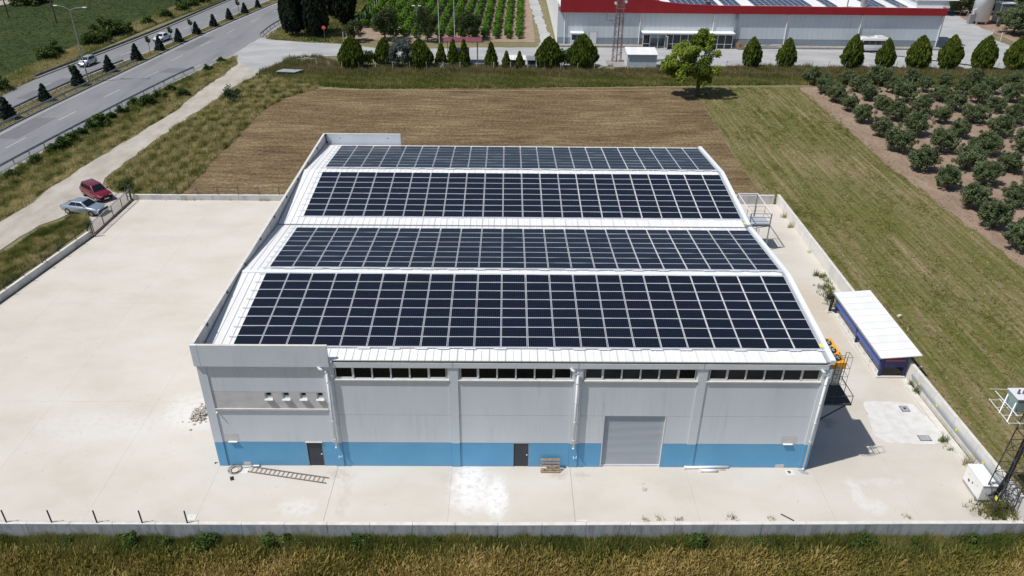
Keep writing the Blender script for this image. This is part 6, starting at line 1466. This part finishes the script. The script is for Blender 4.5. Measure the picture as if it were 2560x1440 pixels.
tufts('verge_grass_field_side', Pg, l_grass, 0, .2+.75*lownoise(Pg, 1.8, 34)**2, .4, .18, 4, .06, .5, tg, kindlabel=('golden green tall grass between dirt track and mown field', 'grass'))
v3 = px([(-60, 700), (0, 642), (100, 577), (175, 546), (215, 540), (228, 560), (110, 648), (0, 722), (-60, 760)])
Pg = sample(v3, 16000); tg = np.clip(.50+(lownoise(Pg, 1.6, 35)-.5)*1.2+RNG.normal(0, .12, len(Pg)), 0, 1)
tufts('verge_grass_by_gate', Pg, l_grass, 0, .2+.55*lownoise(Pg, 2.2, 36)**2, .4, .16, 4, .05, .5, tg, kindlabel=('grass strip between dirt track and left yard wall', 'grass'))
v4 = px([(640, 188), (665, 175), (700, 160), (735, 147), (800, 143), (860, 165), (1280, 172), (1540, 178), (1920, 168), (2560, 182), (2620, 215), (2050, 212), (1740, 214), (1280, 221), (900, 222), (770, 214)])
Pg = sample(v4, 60000); nn = lownoise(Pg*np.array([.6, 1.4]), 1.0, 37)
bandp = (Pg[:, 1] > 95.5)
tg = np.clip(np.where(bandp, .2+.7*nn, .15+.55*nn)+RNG.normal(0, .12, len(Pg)), 0, 1)
tufts('ditch_grass', Pg[~bandp], l_grass, 0, .35+.3*nn[~bandp], .4, .2, 4, .075, .45, tg[~bandp], kindlabel=('green grass band between the mown field and the ditch', 'grass'))
tufts('ditch_reeds', Pg[bandp], l_ditch, 0, .3+.8*lownoise(Pg[bandp], 1.8, 63), .4, .25, 4, .08, .45, tg[bandp], kindlabel=('brownish tall herbs growing in the ditch', 'weeds'))
Pg = sample(BROWN, 42000); st_ = lownoise(Pg*np.array([.35, 2.2]), .6, 38); keep = RNG.random(len(Pg)) < (.3+.9*st_); Pg = Pg[keep]
tufts('stubble', Pg, l_straw, 0, .06, .5, .22, 3, .07, 2.0, np.clip(st_[keep]*.7+.1+RNG.normal(0, .15, len(Pg)), 0, 1), kindlabel=('short straw stubble lying in streaks on the mown field', 'stubble'))
Pg = sample(GREEN, 120000); st_ = lownoise(Pg*np.array([3.4, .5]), 1.1, 39)*.6+.4*lownoise(Pg, 2.5, 61); pn = lownoise(Pg, .25, 45); keep = RNG.random(len(Pg)) < np.clip((st_-.38)*3.0, .08, 1)*(.4+.5*pn); Pg = Pg[keep]
tufts('field_weeds', Pg, l_weed, 0, .09+.07*pn[keep], .6, .14, 4, .06, 1.6, np.clip(pn[keep]*-.5+.62+RNG.normal(0, .22, len(Pg)), 0, 1), kindlabel=('low green weeds growing in rows in the green field', 'weeds'))
Pg = sample([(68.5, 20), (66.8, 57), (67.2, 89), (73, 89), (73, 20)], 3500); Pg = Pg[RNG.random(len(Pg)) < np.clip(1-(Pg[:, 0]-67)/5, .05, 1)]
tufts('grove_edge_weeds', Pg, l_weed, 0, .12, .5, .15, 4, .06, 1, RNG.uniform(.2, .9, len(Pg)), kindlabel=('sparse weeds at the edge of the olive grove', 'weeds'))
mv = [(-59.6, 60), (-60.6, 94), (-60, 110), (-57.6, 135), (-53.2, 163), (-50, 190), (-56, 190), (-60, 160), (-63.5, 130), (-65, 105), (-66, 85), (-66, 60)]
Pg = sample(mv, 17000); tg = np.clip(.45+lownoise(Pg, .3, 47)*.6+RNG.normal(0, .12, len(Pg)), 0, 1)
tufts('roadside_grass', Pg, l_grass, 0, .35+.3*lownoise(Pg, .4, 48), .4, .25, 4, .09, .5, tg, kindlabel=('dry golden grass strip beyond the far carriageway', 'grass'))
Pg = sample([(-62, 60), (-62, 160), (-50, 230), (-175, 230), (-135, 60)], 42000)
tufts('meadow_grass', Pg, l_meadow, 0, .13, .5, .3, 4, .12, .6, np.clip(lownoise(Pg, .15, 49)+RNG.normal(0, .1, len(Pg)), 0, 1), kindlabel=('dark green meadow crop beyond the highway', 'grass'))
yy = RNG.uniform(55, 200, 9000); Pg = np.stack([np.interp(yy, [p[1] for p in med_near], [p[0] for p in med_near])-.5-RNG.random(9000)*np.interp(yy, [p[1] for p in med_near], [a[0]-b[0]-.9 for a, b in zip(med_near, med_far)]), yy], 1)
tufts('median_grass', Pg, l_grass, .11, .22, .5, .15, 4, .06, .5, np.clip(.2+lownoise(Pg, .4, 50)*.7, 0, 1), kindlabel=('patchy grass on the highway median', 'grass'))
vx = [(-34, 108), (-31.9, 121.5), (-14, 119.3), (-8, 118.3), (-8, 121.5), (-14.5, 124), (-14.5, 170), (-27, 170), (-30.5, 146), (-31.5, 124)]
Pg = sample([(-31.2, 124), (-28, 121.5), (-14, 119.2), (-14.6, 124), (-14.8, 138), (-13, 170), (-27, 170), (-29.6, 146)], 12000); tg = np.clip(.1+lownoise(Pg, .4, 51)*.7+RNG.normal(0, .1, len(Pg)), 0, 1)
tufts('junction_grass', Pg, l_grass, 0, .3, .5, .2, 4, .08, .5, tg, kindlabel=('grass around the tall cypresses', 'grass'))
# tiny litter on the yard
Pl = np.concatenate([sample([(-20, -4), (38, -4), (38, -.5), (0, -.5), (-1, 30), (-20, 30)], 260), sample([(38.5, -4), (48, -4), (48, 40), (39, 40)], 120)])
tufts('yard_litter', Pl, l_straw, .046, .02, .5, .05, 4, .05, 4.0, RNG.uniform(0, .8, len(Pl)), kindlabel=('scattered dry leaves and specks on the concrete yard', 'litter'))
# gravel mound at the junction
gm = thing('gravel_mound', 'low mound of pinkish rubble beside the gravel road junction', 'rubble', (*ground(770, 152), 0))
for k in range(140):
    r = abs(random.gauss(0, .6)); a = random.uniform(0, 6.28); s = random.uniform(.12, .3); z = max(0, .5-r*.5)*random.uniform(.3, 1)
    MB().hexa([(math.cos(a)*r*3.2+dx*s, math.sin(a)*r*1.1+dy*s, z+dz*s-.05) for dz in (0, random.uniform(.5, .9)) for dx, dy in ((-1, -1), (1, -.7), (.8, 1), (-1, .8))]).obj('rubble_piece', m_stone, gm)
